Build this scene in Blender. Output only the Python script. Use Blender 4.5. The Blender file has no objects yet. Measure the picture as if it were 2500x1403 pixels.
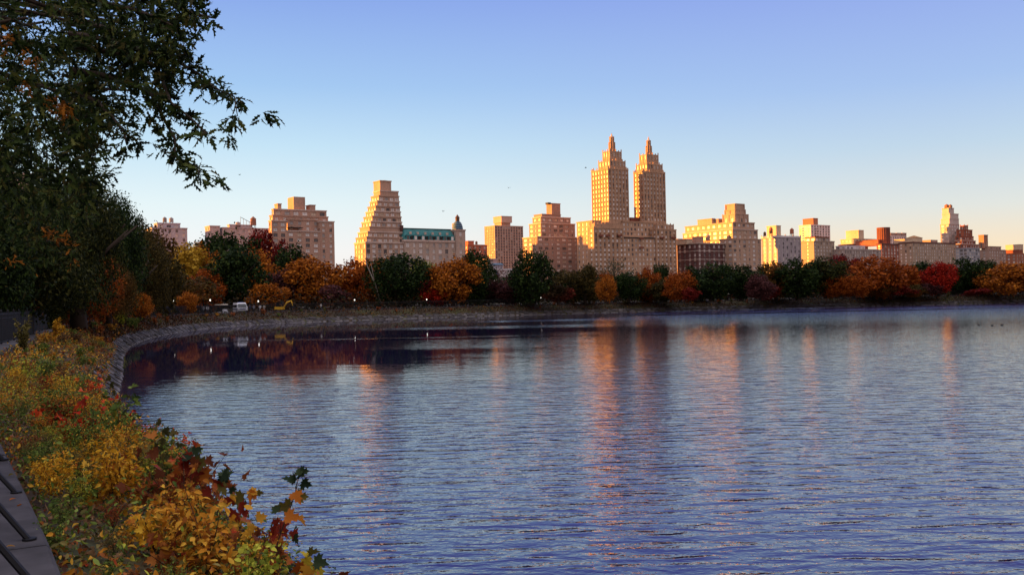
import bpy, math, random
import numpy as np
from mathutils import Vector, Matrix
R = math.radians
scene = bpy.context.scene
C = scene.collection

# ---------------------------------------------------------------- camera
F = 2300.0; EYE = 4.0
PITCH, ROLL = R(0.65), R(1.17)
fw = Vector((0, math.cos(PITCH), math.sin(PITCH)))
r0 = Vector((1, 0, 0)); u0 = Vector((0, -math.sin(PITCH), math.cos(PITCH)))
cr = r0*math.cos(ROLL) - u0*math.sin(ROLL)
cu = r0*math.sin(ROLL) + u0*math.cos(ROLL)
cam_d = bpy.data.cameras.new('camera'); cam = bpy.data.objects.new('camera', cam_d); C.objects.link(cam)
m = Matrix.Identity(4)
for i, v in enumerate((cr, cu, -fw)):
    for j in range(3): m[j][i] = v[j]
m[0][3], m[1][3], m[2][3] = 0, 0, EYE
cam.matrix_world = m
cam_d.sensor_width = 36; cam_d.lens = 36*F/2500; cam_d.clip_start = 0.05; cam_d.clip_end = 12000
scene.camera = cam
def ray(px, py): return fw + cr*((px-1250)/F) + cu*((701.5-py)/F)
def W(px, py, Y):
    d = ray(px, py); t = Y/d.y
    return Vector((d.x*t, Y, EYE + d.z*t))
def PX(p):
    q = Vector(p) - Vector((0, 0, EYE)); z = q.dot(fw)
    return (1250 + F*q.dot(cr)/z, 701.5 - F*q.dot(cu)/z) if z > 0.01 else (-9999, 9999)

# ---------------------------------------------------------------- world and sun
SUN_EL = R(4.8)
world = bpy.data.worlds.new('World'); scene.world = world; world.use_nodes = True
nt = world.node_tree; N = nt.nodes; Lk = nt.links; N.clear()
out = N.new('ShaderNodeOutputWorld'); bg = N.new('ShaderNodeBackground')
tc = N.new('ShaderNodeTexCoord'); sp = N.new('ShaderNodeSeparateXYZ'); Lk.new(tc.outputs['Generated'], sp.inputs[0])
def wramp(stops):
    r = N.new('ShaderNodeValToRGB'); e = r.color_ramp.elements
    while len(e) > 1: e.remove(e[-1])
    e[0].position = stops[0][0]; e[0].color = (*stops[0][1], 1)
    for p, c in stops[1:]:
        k = e.new(p); k.color = (*c, 1)
    Lk.new(sp.outputs['Z'], r.inputs['Fac']); return r
def wmap(sock, a, b):
    r = N.new('ShaderNodeMapRange'); r.interpolation_type = 'SMOOTHSTEP'
    r.inputs['From Min'].default_value = a; r.inputs['From Max'].default_value = b
    Lk.new(sock, r.inputs['Value']); return r.outputs['Result']
def wmix(f, a, b):
    r = N.new('ShaderNodeMix'); r.data_type = 'RGBA'
    if isinstance(f, float): r.inputs[0].default_value = f
    else: Lk.new(f, r.inputs[0])
    Lk.new(a, r.inputs[6]); Lk.new(b, r.inputs[7]); return r.outputs[2]
rL = wramp([(0, (.66, .62, .60)), (.05, (.68, .68, .69)), (.10, (.58, .67, .70)), (.16, (.41, .57, .69)), (.22, (.27, .43, .66)), (.30, (.19, .30, .62)), (.42, (.13, .17, .60)), (.56, (.10, .11, .48)), (.74, (.16, .17, .50)), (.88, (1.0, .95, 1.0)), (1, (1.0, .95, 1.0))])
rR = wramp([(0, (.76, .50, .27)), (.035, (.73, .58, .40)), (.08, (.56, .58, .56)), (.14, (.39, .50, .61)), (.20, (.28, .40, .64)), (.31, (.20, .275, .62)), (.42, (.13, .17, .60)), (.56, (.10, .11, .48)), (.74, (.16, .17, .50)), (.88, (1.0, .95, 1.0)), (1, (1.0, .95, 1.0))])
rB = wramp([(0, (.22, .15, .17)), (.14, (.30, .215, .235)), (.34, (.42, .33, .35)), (.6, (.80, .72, .76)), (1, (1.0, .95, 1.0))])
c1 = wmix(wmap(sp.outputs['X'], -.30, .46), rL.outputs[0], rR.outputs[0])
c2 = wmix(wmap(sp.outputs['Y'], .86, .25), c1, rB.outputs[0])
sky = N.new('ShaderNodeTexSky'); sky.sky_type = 'NISHITA'; sky.sun_disc = False
sky.sun_elevation = SUN_EL; sky.sun_rotation = R(-84)
sc_ = N.new('ShaderNodeMix'); sc_.data_type = 'RGBA'; sc_.blend_type = 'MULTIPLY'; sc_.inputs[0].default_value = 1
Lk.new(sky.outputs[0], sc_.inputs[6]); sc_.inputs[7].default_value = (.12, .12, .12, 1)
c3 = wmix(.08, c2, sc_.outputs[2])
Lk.new(c3, bg.inputs['Color']); bg.inputs['Strength'].default_value = .41
Lk.new(bg.outputs[0], out.inputs[0])
sd = bpy.data.lights.new('sun', 'SUN'); sd.energy = 5.0; sd.angle = R(.5); sd.color = (1, .39, .05)
so = bpy.data.objects.new('sun', sd); C.objects.link(so)
so.rotation_euler = Vector((math.cos(SUN_EL)*math.cos(R(-6)), math.cos(SUN_EL)*math.sin(R(-6)), -math.sin(SUN_EL))).to_track_quat('-Z', 'Y').to_euler()
scene.view_settings.view_transform = 'Standard'; scene.view_settings.look = 'None'
scene.view_settings.exposure = 1.8; scene.view_settings.gamma = 1
scene.cycles.max_bounces = 6; scene.cycles.diffuse_bounces = 2; scene.cycles.glossy_bounces = 3
scene.cycles.transmission_bounces = 3; scene.cycles.transparent_max_bounces = 4
scene.cycles.use_denoising = True

# ---------------------------------------------------------------- helpers
rnd = random.Random(7); rng = np.random.default_rng(7)
def tag(o, label=None, cat=None, group=None, kind=None):
    if label: o['label'] = label
    if cat: o['category'] = cat
    if group: o['group'] = group
    if kind: o['kind'] = kind
    return o
def empty(name, loc, rz=0):
    o = bpy.data.objects.new(name, None); C.objects.link(o); o.location = loc; o.rotation_euler = (0, 0, rz)
    o.empty_display_size = .2; return o
def link(name, me, parent=None, loc=None):
    o = bpy.data.objects.new(name, me); C.objects.link(o)
    if parent: o.parent = parent
    if loc is not None: o.location = loc
    return o
class MB:
    def __init__(s): s.v = []; s.f = []; s.m = []
    def quad(s, a, b, c, d, m=0):
        n = len(s.v); s.v += [tuple(a), tuple(b), tuple(c), tuple(d)]; s.f.append((n, n+1, n+2, n+3)); s.m.append(m)
    def box(s, x0, x1, y0, y1, z0, z1, m=0):
        n = len(s.v)
        s.v += [(x0,y0,z0),(x1,y0,z0),(x1,y1,z0),(x0,y1,z0),(x0,y0,z1),(x1,y0,z1),(x1,y1,z1),(x0,y1,z1)]
        for q in ((0,3,2,1),(4,5,6,7),(0,1,5,4),(1,2,6,5),(2,3,7,6),(3,0,4,7)):
            s.f.append(tuple(n+i for i in q)); s.m.append(m)
    def prism(s, pts, z0, z1, m=0, top=None, cx=None):
        n = len(s.v); k = len(pts); top = pts if top is None else top
        s.v += [(x, y, z0) for x, y in pts] + [(x, y, z1) for x, y in top]
        s.f.append(tuple(n+i for i in reversed(range(k)))); s.m.append(m)
        s.f.append(tuple(n+k+i for i in range(k))); s.m.append(m)
        for i in range(k):
            j = (i+1) % k; s.f.append((n+i, n+j, n+k+j, n+k+i)); s.m.append(m)
    def ring(s, x, y, r0_, r1_, z0, z1, n=12, m=0):
        a = [2*math.pi*i/n for i in range(n)]
        s.prism([(x+r0_*math.cos(t), y+r0_*math.sin(t)) for t in a], z0, z1, m, [(x+max(r1_, .01)*math.cos(t), y+max(r1_, .01)*math.sin(t)) for t in a])
    def tube(s, pts, rad, n=6, m=0):
        pts = [Vector(p) for p in pts]; base = len(s.v)
        for i, p in enumerate(pts):
            d = (pts[min(i+1, len(pts)-1)] - pts[max(i-1, 0)])
            d = d.normalized() if d.length > 1e-6 else Vector((0, 0, 1))
            a = d.cross(Vector((0, 0, 1)) if abs(d.z) < .9 else Vector((1, 0, 0))).normalized(); b = d.cross(a)
            r = rad[i] if isinstance(rad, (list, tuple)) else rad
            for k in range(n):
                t = 2*math.pi*k/n; s.v.append(tuple(p + a*(r*math.cos(t)) + b*(r*math.sin(t))))
        for i in range(len(pts)-1):
            for k in range(n):
                q = (k+1) % n; s.f.append((base+i*n+k, base+i*n+q, base+(i+1)*n+q, base+(i+1)*n+k)); s.m.append(m)
        s.f.append(tuple(base+k for k in reversed(range(n)))); s.m.append(m)
        s.f.append(tuple(base+(len(pts)-1)*n+k for k in range(n))); s.m.append(m)
    def mesh(s, name, mats, smooth=False):
        me = bpy.data.meshes.new(name); me.from_pydata(s.v, [], s.f)
        for x in (mats if isinstance(mats, (list, tuple)) else [mats]): me.materials.append(x)
        if any(s.m): me.polygons.foreach_set('material_index', s.m)
        if smooth: me.polygons.foreach_set('use_smooth', [True]*len(s.f))
        me.update(); return me
    def build(s, name, mats, parent=None, loc=None, smooth=False): return link(name, s.mesh(name, mats, smooth), parent, loc)

# ---------------------------------------------------------------- materials
_mc = {}
def newmat(name):
    mt = bpy.data.materials.new(name); mt.use_nodes = True
    b = mt.node_tree.nodes['Principled BSDF']; return mt, mt.node_tree, b
def node(t, ty, **kw):
    n = t.nodes.new(ty)
    for k, v in kw.items(): setattr(n, k, v)
    return n
def ramp(t, fac, stops, interp='LINEAR'):
    r = t.nodes.new('ShaderNodeValToRGB'); e = r.color_ramp.elements; r.color_ramp.interpolation = interp
    while len(e) > 1: e.remove(e[-1])
    e[0].position = stops[0][0]; e[0].color = (*stops[0][1], 1)
    for p, c in stops[1:]:
        k = e.new(p); k.color = (*c, 1)
    t.links.new(fac, r.inputs[0]); return r.outputs[0]
def mul(c, k): return tuple(min(1, x*k) for x in c)
def solid(name, col, rough=.7, var=.25, scale=.6, metal=0, bump=0, spec=.3):
    key = (name, col)
    if key in _mc: return _mc[key]
    mt, t, b = newmat(name)
    tcn = node(t, 'ShaderNodeTexCoord'); n1 = node(t, 'ShaderNodeTexNoise'); n1.inputs['Scale'].default_value = scale; n1.inputs['Detail'].default_value = 6
    t.links.new(tcn.outputs['Object'], n1.inputs['Vector'])
    t.links.new(ramp(t, n1.outputs['Fac'], [(.25, mul(col, 1-var)), (.75, mul(col, 1+var))]), b.inputs['Base Color'])
    b.inputs['Roughness'].default_value = rough; b.inputs['Metallic'].default_value = metal
    b.inputs['Specular IOR Level'].default_value = spec
    if bump:
        bp = node(t, 'ShaderNodeBump'); bp.inputs['Strength'].default_value = bump; t.links.new(n1.outputs['Fac'], bp.inputs['Height']); t.links.new(bp.outputs[0], b.inputs['Normal'])
    _mc[key] = mt; return mt
def wallmat(name, col, band=0):
    """masonry: broad weathering, brick-fine mottling and faint courses"""
    key = (name, col)
    if key in _mc: return _mc[key]
    mt, t, b = newmat(name); tcn = node(t, 'ShaderNodeTexCoord')
    n1 = node(t, 'ShaderNodeTexNoise'); n1.inputs['Scale'].default_value = .09; n1.inputs['Detail'].default_value = 8; n1.inputs['Roughness'].default_value = .65
    mp = node(t, 'ShaderNodeMapping'); mp.inputs['Scale'].default_value = (1, 1, .35)
    t.links.new(tcn.outputs['Object'], mp.inputs[0]); t.links.new(mp.outputs[0], n1.inputs['Vector'])
    n2 = node(t, 'ShaderNodeTexNoise'); n2.inputs['Scale'].default_value = 1.2; n2.inputs['Detail'].default_value = 4
    t.links.new(tcn.outputs['Object'], n2.inputs['Vector'])
    ad = node(t, 'ShaderNodeMath', operation='ADD'); t.links.new(n1.outputs['Fac'], ad.inputs[0]); t.links.new(n2.outputs['Fac'], ad.inputs[1])
    hf = node(t, 'ShaderNodeMath', operation='MULTIPLY'); hf.inputs[1].default_value = .5; t.links.new(ad.outputs[0], hf.inputs[0])
    t.links.new(ramp(t, hf.outputs[0], [(.33, mul(col, .72)), (.5, col), (.66, mul(col, 1.2))]), b.inputs['Base Color'])
    b.inputs['Roughness'].default_value = .9; b.inputs['Specular IOR Level'].default_value = .15
    _mc[key] = mt; return mt
def glassmat(name, stops, rough=.34):
    """window panes: each window its own mix of drawn blind and dark glass"""
    mt, t, b = newmat(name); g = node(t, 'ShaderNodeNewGeometry'); oi = node(t, 'ShaderNodeObjectInfo')
    a = node(t, 'ShaderNodeMath', operation='ADD'); t.links.new(g.outputs['Random Per Island'], a.inputs[0]); t.links.new(oi.outputs['Random'], a.inputs[1])
    fr = node(t, 'ShaderNodeMath', operation='FRACT'); t.links.new(a.outputs[0], fr.inputs[0])
    t.links.new(ramp(t, fr.outputs[0], stops, 'CONSTANT'), b.inputs['Base Color'])
    b.inputs['Roughness'].default_value = rough; b.inputs['Specular IOR Level'].default_value = .5; b.inputs['IOR'].default_value = 1.5
    return mt
G_PALE = glassmat('pale_glass', [(0, (.72, .66, .62)), (.3, (.40, .36, .34)), (.5, (.82, .76, .72)), (.68, (.10, .09, .09)), (.85, (.6, .46, .34))])
G_MIX = glassmat('mixed_glass', [(0, (.55, .50, .48)), (.3, (.10, .09, .10)), (.5, (.35, .32, .32)), (.7, (.7, .62, .55)), (.85, (.05, .05, .06))])
G_DARK = glassmat('dark_glass', [(0, (.06, .05, .06)), (.35, (.12, .10, .10)), (.65, (.4, .36, .34)), (.8, (.03, .03, .03))])
def foliage(name, stops, trans=.35, patch=None, pscale=.5, rough=.6):
    key = ('fol', name)
    if key in _mc: return _mc[key]
    mt, t, b = newmat(name); at = node(t, 'ShaderNodeAttribute', attribute_name='tint')
    tcn = node(t, 'ShaderNodeTexCoord'); nz = node(t, 'ShaderNodeTexNoise'); nz.inputs['Scale'].default_value = pscale; nz.inputs['Detail'].default_value = 3
    oi = node(t, 'ShaderNodeObjectInfo'); va = node(t, 'ShaderNodeVectorMath', operation='ADD')
    t.links.new(tcn.outputs['Object'], va.inputs[0]); t.links.new(oi.outputs['Location'], va.inputs[1]); t.links.new(va.outputs[0], nz.inputs['Vector'])
    col = ramp(t, at.outputs['Fac'], stops)
    if patch:
        pf = ramp(t, nz.outputs['Fac'], [(patch[1], (0, 0, 0)), (patch[1]+.1, (1, 1, 1))])
        mx = node(t, 'ShaderNodeMix', data_type='RGBA'); t.links.new(pf, mx.inputs[0]); t.links.new(col, mx.inputs[6])
        c2_ = ramp(t, at.outputs['Fac'], [(0, mul(patch[0], .5)), (1, mul(patch[0], 1.3))]); t.links.new(c2_, mx.inputs[7]); col = mx.outputs[2]
    t.links.new(col, b.inputs['Base Color']); b.inputs['Roughness'].default_value = rough; b.inputs['Specular IOR Level'].default_value = .08
    if trans:
        tr = node(t, 'ShaderNodeBsdfTranslucent'); t.links.new(col, tr.inputs[0]); ms = node(t, 'ShaderNodeMixShader'); ms.inputs[0].default_value = trans
        t.links.new(b.outputs[0], ms.inputs[1]); t.links.new(tr.outputs[0], ms.inputs[2])
        t.links.new(ms.outputs[0], t.nodes['Material Output'].inputs[0])
    _mc[key] = mt; return mt
BARK = solid('bark', (.05, .035, .025), .95, .4, 6, bump=.4)
PALEBARK = solid('pale_bark', (.30, .26, .22), .9, .4, 3)
IRON = solid('black_iron', (.006, .006, .008), .6, .2, 5)
STONE = solid('kerb_stone', (.060, .055, .062), .9, .45, 3.5, bump=.5)
ROCK = solid('rock', (.15, .13, .145), .9, .55, .8, bump=.6)
ASPH = solid('path_gravel', (.035, .03, .03), .95, .3, 2)
SOIL = solid('soil', (.045, .035, .022), 1, .5, .8, bump=.5)

# ---------------------------------------------------------------- leaf clouds
def leaf_template(kind):
    if kind == 'quad':
        v = [(0, -.5, 0), (.5, 0, .08), (0, .5, 0), (-.5, 0, .08)]; f = [(0, 1, 2, 3)]
    elif kind == 'blade':
        v = [(-.05, 0, 0), (.05, 0, 0), (.04, .5, .05), (-.04, .5, .05), (0, 1, .22)]; f = [(0, 1, 2, 3), (3, 2, 4)]
    elif kind == 'oval':
        v = [(0, 0, 0), (.17, .22, .05), (.24, .5, .07), (.15, .8, .02), (0, 1, -.08), (-.15, .8, .02), (-.24, .5, .07), (-.17, .22, .05), (0, .5, 0)]
        f = [(0, 1, 2, 8), (8, 2, 3, 4), (8, 4, 5, 6), (0, 8, 6, 7)]
    elif kind == 'round':
        v = [(0, 0, 0), (.3, .12, .05), (.42, .42, .09), (.3, .75, .03), (0, .95, -.07), (-.3, .75, .03), (-.42, .42, .09), (-.3, .12, .05), (0, .45, 0)]
        f = [(0, 1, 2, 8), (8, 2, 3, 4), (8, 4, 5, 6), (0, 8, 6, 7)]
    elif kind == 'oak':
        h = [(0, 0), (.04, .10), (.15, .24), (.06, .32), (.20, .54), (.07, .58), (.14, .80), (.04, .82), (0, 1.05)]
        v = [(x, y, .25*abs(x)-.12*y*y) for x, y in h] + [(-x, y, .25*abs(x)-.12*y*y) for x, y in h[1:-1]]
        n = len(h); f = []
        mids = [(0, .2), (0, .45), (0, .7)]
        base = len(v); v += [(0, y, -.12*y*y) for _, y in mids]
        rgt = list(range(n)); lft = [0] + list(range(n, n+len(h)-2)) + [n-1]
        for side, fl in ((rgt, 0), (lft, 1)):
            quads = [(side[0], side[1], side[2], base), (base, side[2], side[3], base+1), (base+1, side[3], side[4], base+1)][:2] + [(base+1, side[3], side[4], side[5]), (base+1, side[5], base+2), (base+2, side[5], side[6], side[7]), (base+2, side[7], side[8])]
            for q in quads: f.append(tuple(reversed(q)) if fl else q)
    elif kind == 'maple':
        h = [(0, 0), (.10, .08), (.34, -.02), (.30, .14), (.56, .24), (.44, .34), (.52, .52), (.30, .46), (.22, .50), (.30, .74), (.14, .72), (0, 1.0)]
        v = [(x, y, .22*abs(x)-.15*y*y) for x, y in h] + [(-x, y, .18*abs(x)-.15*y*y) for x, y in h[1:-1]]
        n = len(h); c = len(v); v.append((0, .3, -.02)); rgt = list(range(n)); lft = [0] + list(range(n, n+len(h)-2)) + [n-1]; f = []
        for i in range(n-1): f.append((c, rgt[i], rgt[i+1])); f.append((c, lft[i+1], lft[i]))
    return np.array(v, float), f
def unit(a): return a/np.maximum(np.linalg.norm(a, axis=-1, keepdims=True), 1e-9)
def leaf_arrays(P, size, kind, nrm_bias=(0, 0, .6), dirs=None, dspread=.5, tint=None, jit=.35):
    """P (n,3) leaf roots -> verts, faces, tint per vertex"""
    n = len(P); tv, tf = leaf_template(kind)
    nb = np.asarray(nrm_bias, float); nrm = unit(rng.normal(size=(n, 3))*.7 + nb)
    d = rng.normal(size=(n, 3)) if dirs is None else unit(np.asarray(dirs))+rng.normal(size=(n, 3))*dspread
    d = unit(d - nrm*(d*nrm).sum(1, keepdims=True)); s = np.cross(d, nrm)
    sz = (size if np.ndim(size) else np.full(n, size))*(1+rng.uniform(-jit, jit, n))
    V = (P[:, None, :] + (s[:, None, :]*tv[None, :, 0:1] + d[:, None, :]*tv[None, :, 1:2] + nrm[:, None, :]*tv[None, :, 2:3]*rng.uniform(.1, 3.2, n)[:, None, None])*sz[:, None, None])
    k = len(tv); tint = rng.random(n) if tint is None else tint
    return V.reshape(-1, 3), tf, k, np.repeat(tint, k), n
def leaf_mesh(name, parts, mats):
    """parts: list of (leaf_arrays result, material index)"""
    Vs, loops, starts, totals, mi, T = [], [], [], [], [], []; vo = 0; lo = 0
    for (V, tf, k, tint, n), mid in parts:
        Vs.append(V); T.append(tint)
        fl = np.concatenate([np.array(f) for f in tf]); tot = np.array([len(f) for f in tf])
        lp = (np.arange(n)[:, None]*k + fl[None, :]).reshape(-1) + vo
        tt = np.tile(tot, n); loops.append(lp); totals.append(tt)
        starts.append(lo + np.concatenate([[0], np.cumsum(tt)[:-1]])); mi.append(np.full(len(tt), mid))
        vo += len(V); lo += len(lp)
    Vs = np.concatenate(Vs); loops = np.concatenate(loops); starts = np.concatenate(starts); mi = np.concatenate(mi); T = np.concatenate(T)
    me = bpy.data.meshes.new(name); me.vertices.add(len(Vs)); me.vertices.foreach_set('co', Vs.astype(np.float32).ravel())
    me.loops.add(len(loops)); me.loops.foreach_set('vertex_index', loops.astype(np.int32))
    me.polygons.add(len(starts)); me.polygons.foreach_set('loop_start', starts.astype(np.int32))
    me.materials.clear()
    for x in mats: me.materials.append(x)
    me.polygons.foreach_set('material_index', mi.astype(np.int32))
    a = me.attributes.new('tint', 'FLOAT', 'POINT'); a.data.foreach_set('value', T.astype(np.float32))
    me.update(calc_edges=True); return me

#@@SHORE
# ---------------------------------------------------------------- shoreline
KERB = [(9.0, -14), (5.4, -9), (2.6, -4), (.4, 0), (-2.8, 5.8), (-8.3, 14.9), (-14.3, 25.5), (-20.1, 37), (-26.2, 51.6), (-35.2, 73), (-43.6, 95), (-50.2, 118), (-54.6, 142), (-55.5, 165), (-50.5, 186), (-38, 201), (-20, 214), (0, 226), (24, 236), (46, 243), (70, 246), (103, 250), (134, 254), (180, 259), (250, 262), (330, 250), (400, 215), (440, 140), (430, 30), (370, -60), (260, -110), (140, -110), (60, -75), (25, -40)]
def catmull(pts, step, closed=True):
    P = [np.array(p, float) for p in pts]; n = len(P); out_ = []
    for i in range(n if closed else n-1):
        p0, p1, p2, p3 = P[(i-1) % n], P[i], P[(i+1) % n], P[(i+2) % n]
        k = max(2, int(np.linalg.norm(p2-p1)/step))
        for j in range(k):
            t = j/k; out_.append(.5*((2*p1) + (-p0+p2)*t + (2*p0-5*p1+4*p2-p3)*t*t + (-p0+3*p1-3*p2+p3)*t**3))
    return np.array(out_)
KC = catmull(KERB, 1.0)
_d = np.linalg.norm(np.roll(KC, -1, 0)-KC, axis=1); ARC = np.concatenate([[0], np.cumsum(_d)]); LEN = ARC[-1]
def at(s, t=0):
    """point t metres outward (towards the water) of the kerb at arc length s; returns (x, y), water normal"""
    s = s % LEN; i = min(int(np.searchsorted(ARC, s, 'right')-1), len(KC)-1); f = (s-ARC[i])/max(_d[i], 1e-6)
    a, b = KC[i], KC[(i+1) % len(KC)]; p = a+(b-a)*f
    tg = KC[(i+2) % len(KC)]-KC[(i-2) % len(KC)]; tg = tg/np.linalg.norm(tg); nn = np.array([tg[1], -tg[0]])
    return p+nn*t, nn
KTOP = EYE-1.65          # kerb top 2.35
BW = 5.2                 # kerb to waterline
def zb(t):               # bank profile
    pts = [(0, 2.12), (1.8, 1.70), (3.9, .80), (BW, 0), (BW+3, -1.6)]
    for (a, za), (b, zb_) in zip(pts, pts[1:]):
        if t <= b: return za+(zb_-za)*(t-a)/(b-a)
    return -1.6
def wf(s):
    return float(np.interp(s, [0, S0+12, S0+40, S0+110, S0+190], [.72, .72, .80, .95, 1.05]))
def bank(s, t):
    p, _ = at(s, t*wf(s)); return Vector((p[0], p[1], zb(t)))
S0 = min(((abs(at(s, 0)[0][1]), s) for s in np.arange(0, 60, .5)))[1]   # kerb beside the camera
SMAP = [(s, PX((*at(s, 0)[0], KTOP)), at(s, 0)[0][1]) for s in np.arange(0, 520, 1.0)]
def s_at(px, far=True, t=0):
    """arc length on the far (or near-left) shore whose kerb projects to pixel px"""
    best = min(((abs(PX(bank(s, t))[0]-px), s) for s, q, y in SMAP if (y > 100 or (not far and y > 3)) and y > 1 and (far is (s > SC))), default=(0, 0))
    return best[1]
SC = min(SMAP, key=lambda q: q[1][0] if q[2] > 1 and q[1][0] > -400 and q[2] > 15 else 9e9)[0]   # where the shore turns

# ---------------------------------------------------------------- ground, water, kerb, fence
cen = KC.mean(0)
offs = [(BW+3, None), (BW, None), (3.9, None), (1.8, None), (0, None)]
ss = list(np.arange(0, LEN-1, 2.0)); MBg = MB(); rows = []
for s in ss:
    row = [(*at(s, t*wf(s))[0], zb(t)-(.02 if t else 0)) for t, _ in offs]
    for t, z in ((-.05, 2.02), (-.9, 2.0), (-6, 2.0)):
        row.append((*at(s, t)[0], z))
    q = at(s, -6)[0]; dr = q-cen; dr /= np.linalg.norm(dr)
    for dd, z in ((20, 2.3), (60, 2.6), (200, 3.0), (900, 3.2), (6000, 3.2)): row.append((*(q+dr*dd), z))
    rows.append(row)
k = len(rows[0])
for r in rows: MBg.v += r
for i in range(len(rows)):
    j = (i+1) % len(rows)
    for c in range(k-1): MBg.f.append((i*k+c, j*k+c, j*k+c+1, i*k+c+1)); MBg.m.append(0)
gm, t, b = newmat('ground')
tcn = node(t, 'ShaderNodeTexCoord'); n1 = node(t, 'ShaderNodeTexNoise'); n1.inputs['Scale'].default_value = .35; n1.inputs['Detail'].default_value = 9
t.links.new(tcn.outputs['Object'], n1.inputs['Vector'])
t.links.new(ramp(t, n1.outputs['Fac'], [(.35, (.02, .018, .01)), (.5, (.05, .03, .014)), (.6, (.045, .05, .015)), (.75, (.10, .055, .02))]), b.inputs['Base Color'])
b.inputs['Roughness'].default_value = 1
tag(MBg.build('ground', gm), kind='structure')
def strip(name, s0, s1, t0, t1, z, mat, step=1.0):
    mb = MB(); pr = None
    for s in np.arange(s0, s1, step):
        a = (*at(s, t0)[0], z); c = (*at(s, t1)[0], z)
        if pr: mb.quad(pr[0], a, c, pr[1])
        pr = (a, c)
    return mb.build(name, mat)
tag(strip('path', 0, 560, -.95, -5.2, 2.05, ASPH), kind='structure')
# water
wm, t, b = newmat('water')
b.inputs['Base Color'].default_value = (.013, .010, .046, 1); b.inputs['IOR'].default_value = 2.0; b.inputs['Roughness'].default_value = .02
b.inputs['Specular IOR Level'].default_value = .5
tcn = node(t, 'ShaderNodeTexCoord'); g = node(t, 'ShaderNodeNewGeometry')
def tnoise(scale, sx, sy, detail=3, rough=.5, rot=0):
    mp = node(t, 'ShaderNodeMapping'); mp.inputs['Scale'].default_value = (sx, sy, 1); mp.inputs['Rotation'].default_value = (0, 0, rot)
    t.links.new(tcn.outputs['Object'], mp.inputs[0]); n = node(t, 'ShaderNodeTexNoise'); n.inputs['Scale'].default_value = scale
    n.inputs['Detail'].default_value = detail; n.inputs['Roughness'].default_value = rough; n.inputs['Distortion'].default_value = .3; t.links.new(mp.outputs[0], n.inputs['Vector']); return n.outputs['Fac']
def mth(op, a, b_=None, c_=None):
    n = node(t, 'ShaderNodeMath', operation=op)
    for i, x in enumerate((a, b_, c_)):
        if x is None: continue
        if isinstance(x, (int, float)): n.inputs[i].default_value = x
        else: t.links.new(x, n.inputs[i])
    return n.outputs[0]
spn = node(t, 'ShaderNodeSeparateXYZ'); t.links.new(tcn.outputs['Object'], spn.inputs[0])
X_, Y_ = spn.outputs['X'], spn.outputs['Y']
def smooth(v, a, c):
    n = node(t, 'ShaderNodeMapRange', interpolation_type='SMOOTHSTEP'); n.inputs['From Min'].default_value = a; n.inputs['From Max'].default_value = c; t.links.new(v, n.inputs['Value']); return n.outputs['Result']
# the lee of the wooded bank is calm; gusts make long ruffled lanes across it
def sub1(a): return mth('SUBTRACT', 1.0, a)
nj = mth('MULTIPLY', mth('SUBTRACT', tnoise(.9, .035, .22, 3, .55, R(3)), .5), 22)
nj2 = mth('MULTIPLY', mth('SUBTRACT', tnoise(.9, .012, .05, 2, .5, R(-2)), .5), 16)
Yj = mth('ADD', Y_, nj); Yk = mth('ADD', Y_, nj2)
def band(v, a0, a1, b0, b1): return mth('MULTIPLY', smooth(v, a0, a1), sub1(smooth(v, b0, b1)))
calmA = mth('MULTIPLY', smooth(Yj, 37, 62), sub1(smooth(mth('ADD', X_, mth('MULTIPLY', nj, .6)), -10, 10)))
lanes = mth('MULTIPLY', band(Yk, 74, 80, 92, 96), smooth(X_, -16, -6))
lanes = mth('MAXIMUM', lanes, mth('MULTIPLY', band(Yk, 99, 100.5, 102.5, 104), smooth(X_, -32, -27)))
lanes = mth('MAXIMUM', lanes, mth('MULTIPLY', band(Yk, 122, 125, 136, 139), smooth(mth('ADD', X_, nj), -24, -12)))
lanes = mth('MAXIMUM', lanes, mth('MULTIPLY', band(Yk, 158, 161, 172, 176), smooth(X_, -12, -2)))
calmF = mth('MULTIPLY', band(Yk, 187, 189, 194, 197), .98)
calmL = mth('MULTIPLY', smooth(Y_, 104, 112), sub1(smooth(mth('ADD', X_, mth('MULTIPLY', Y_, -.12)), -22, 12)))
quiet = mth('MAXIMUM', mth('MULTIPLY', mth('MAXIMUM', calmA, calmL), sub1(lanes)), calmF)
amp = mth('ADD', .02, mth('MULTIPLY', sub1(quiet), mth('ADD', mth('ADD', mth('ADD', .40, mth('MULTIPLY', smooth(Y_, 105, 165), 1.2)), mth('MULTIPLY', mth('MULTIPLY', smooth(Y_, 150, 205), smooth(X_, 5, 60)), 2.2)), mth('MULTIPLY', sub1(smooth(Yj, 8, 95)), .95))))
w1 = tnoise(1.55, .55, 1.6, 1.5, .5, R(-6)); w2 = tnoise(6.5, 1.0, 1.3, 2, .5, R(10)); w3 = tnoise(.35, .8, 1.3, 2)
h = mth('ADD', mth('ADD', mth('MULTIPLY', w1, .046), mth('MULTIPLY', w2, .009)), mth('MULTIPLY', w3, .014))
bp = node(t, 'ShaderNodeBump'); bp.inputs['Distance'].default_value = 1.0; bp.inputs['Strength'].default_value = 1
t.links.new(mth('MULTIPLY', h, amp), bp.inputs['Height']); t.links.new(bp.outputs[0], b.inputs['Normal'])
mb = MB(); mb.quad((-90, -150, 0), (480, -150, 0), (480, 300, 0), (-90, 300, 0))
tag(mb.build('water', wm), kind='structure')
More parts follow.
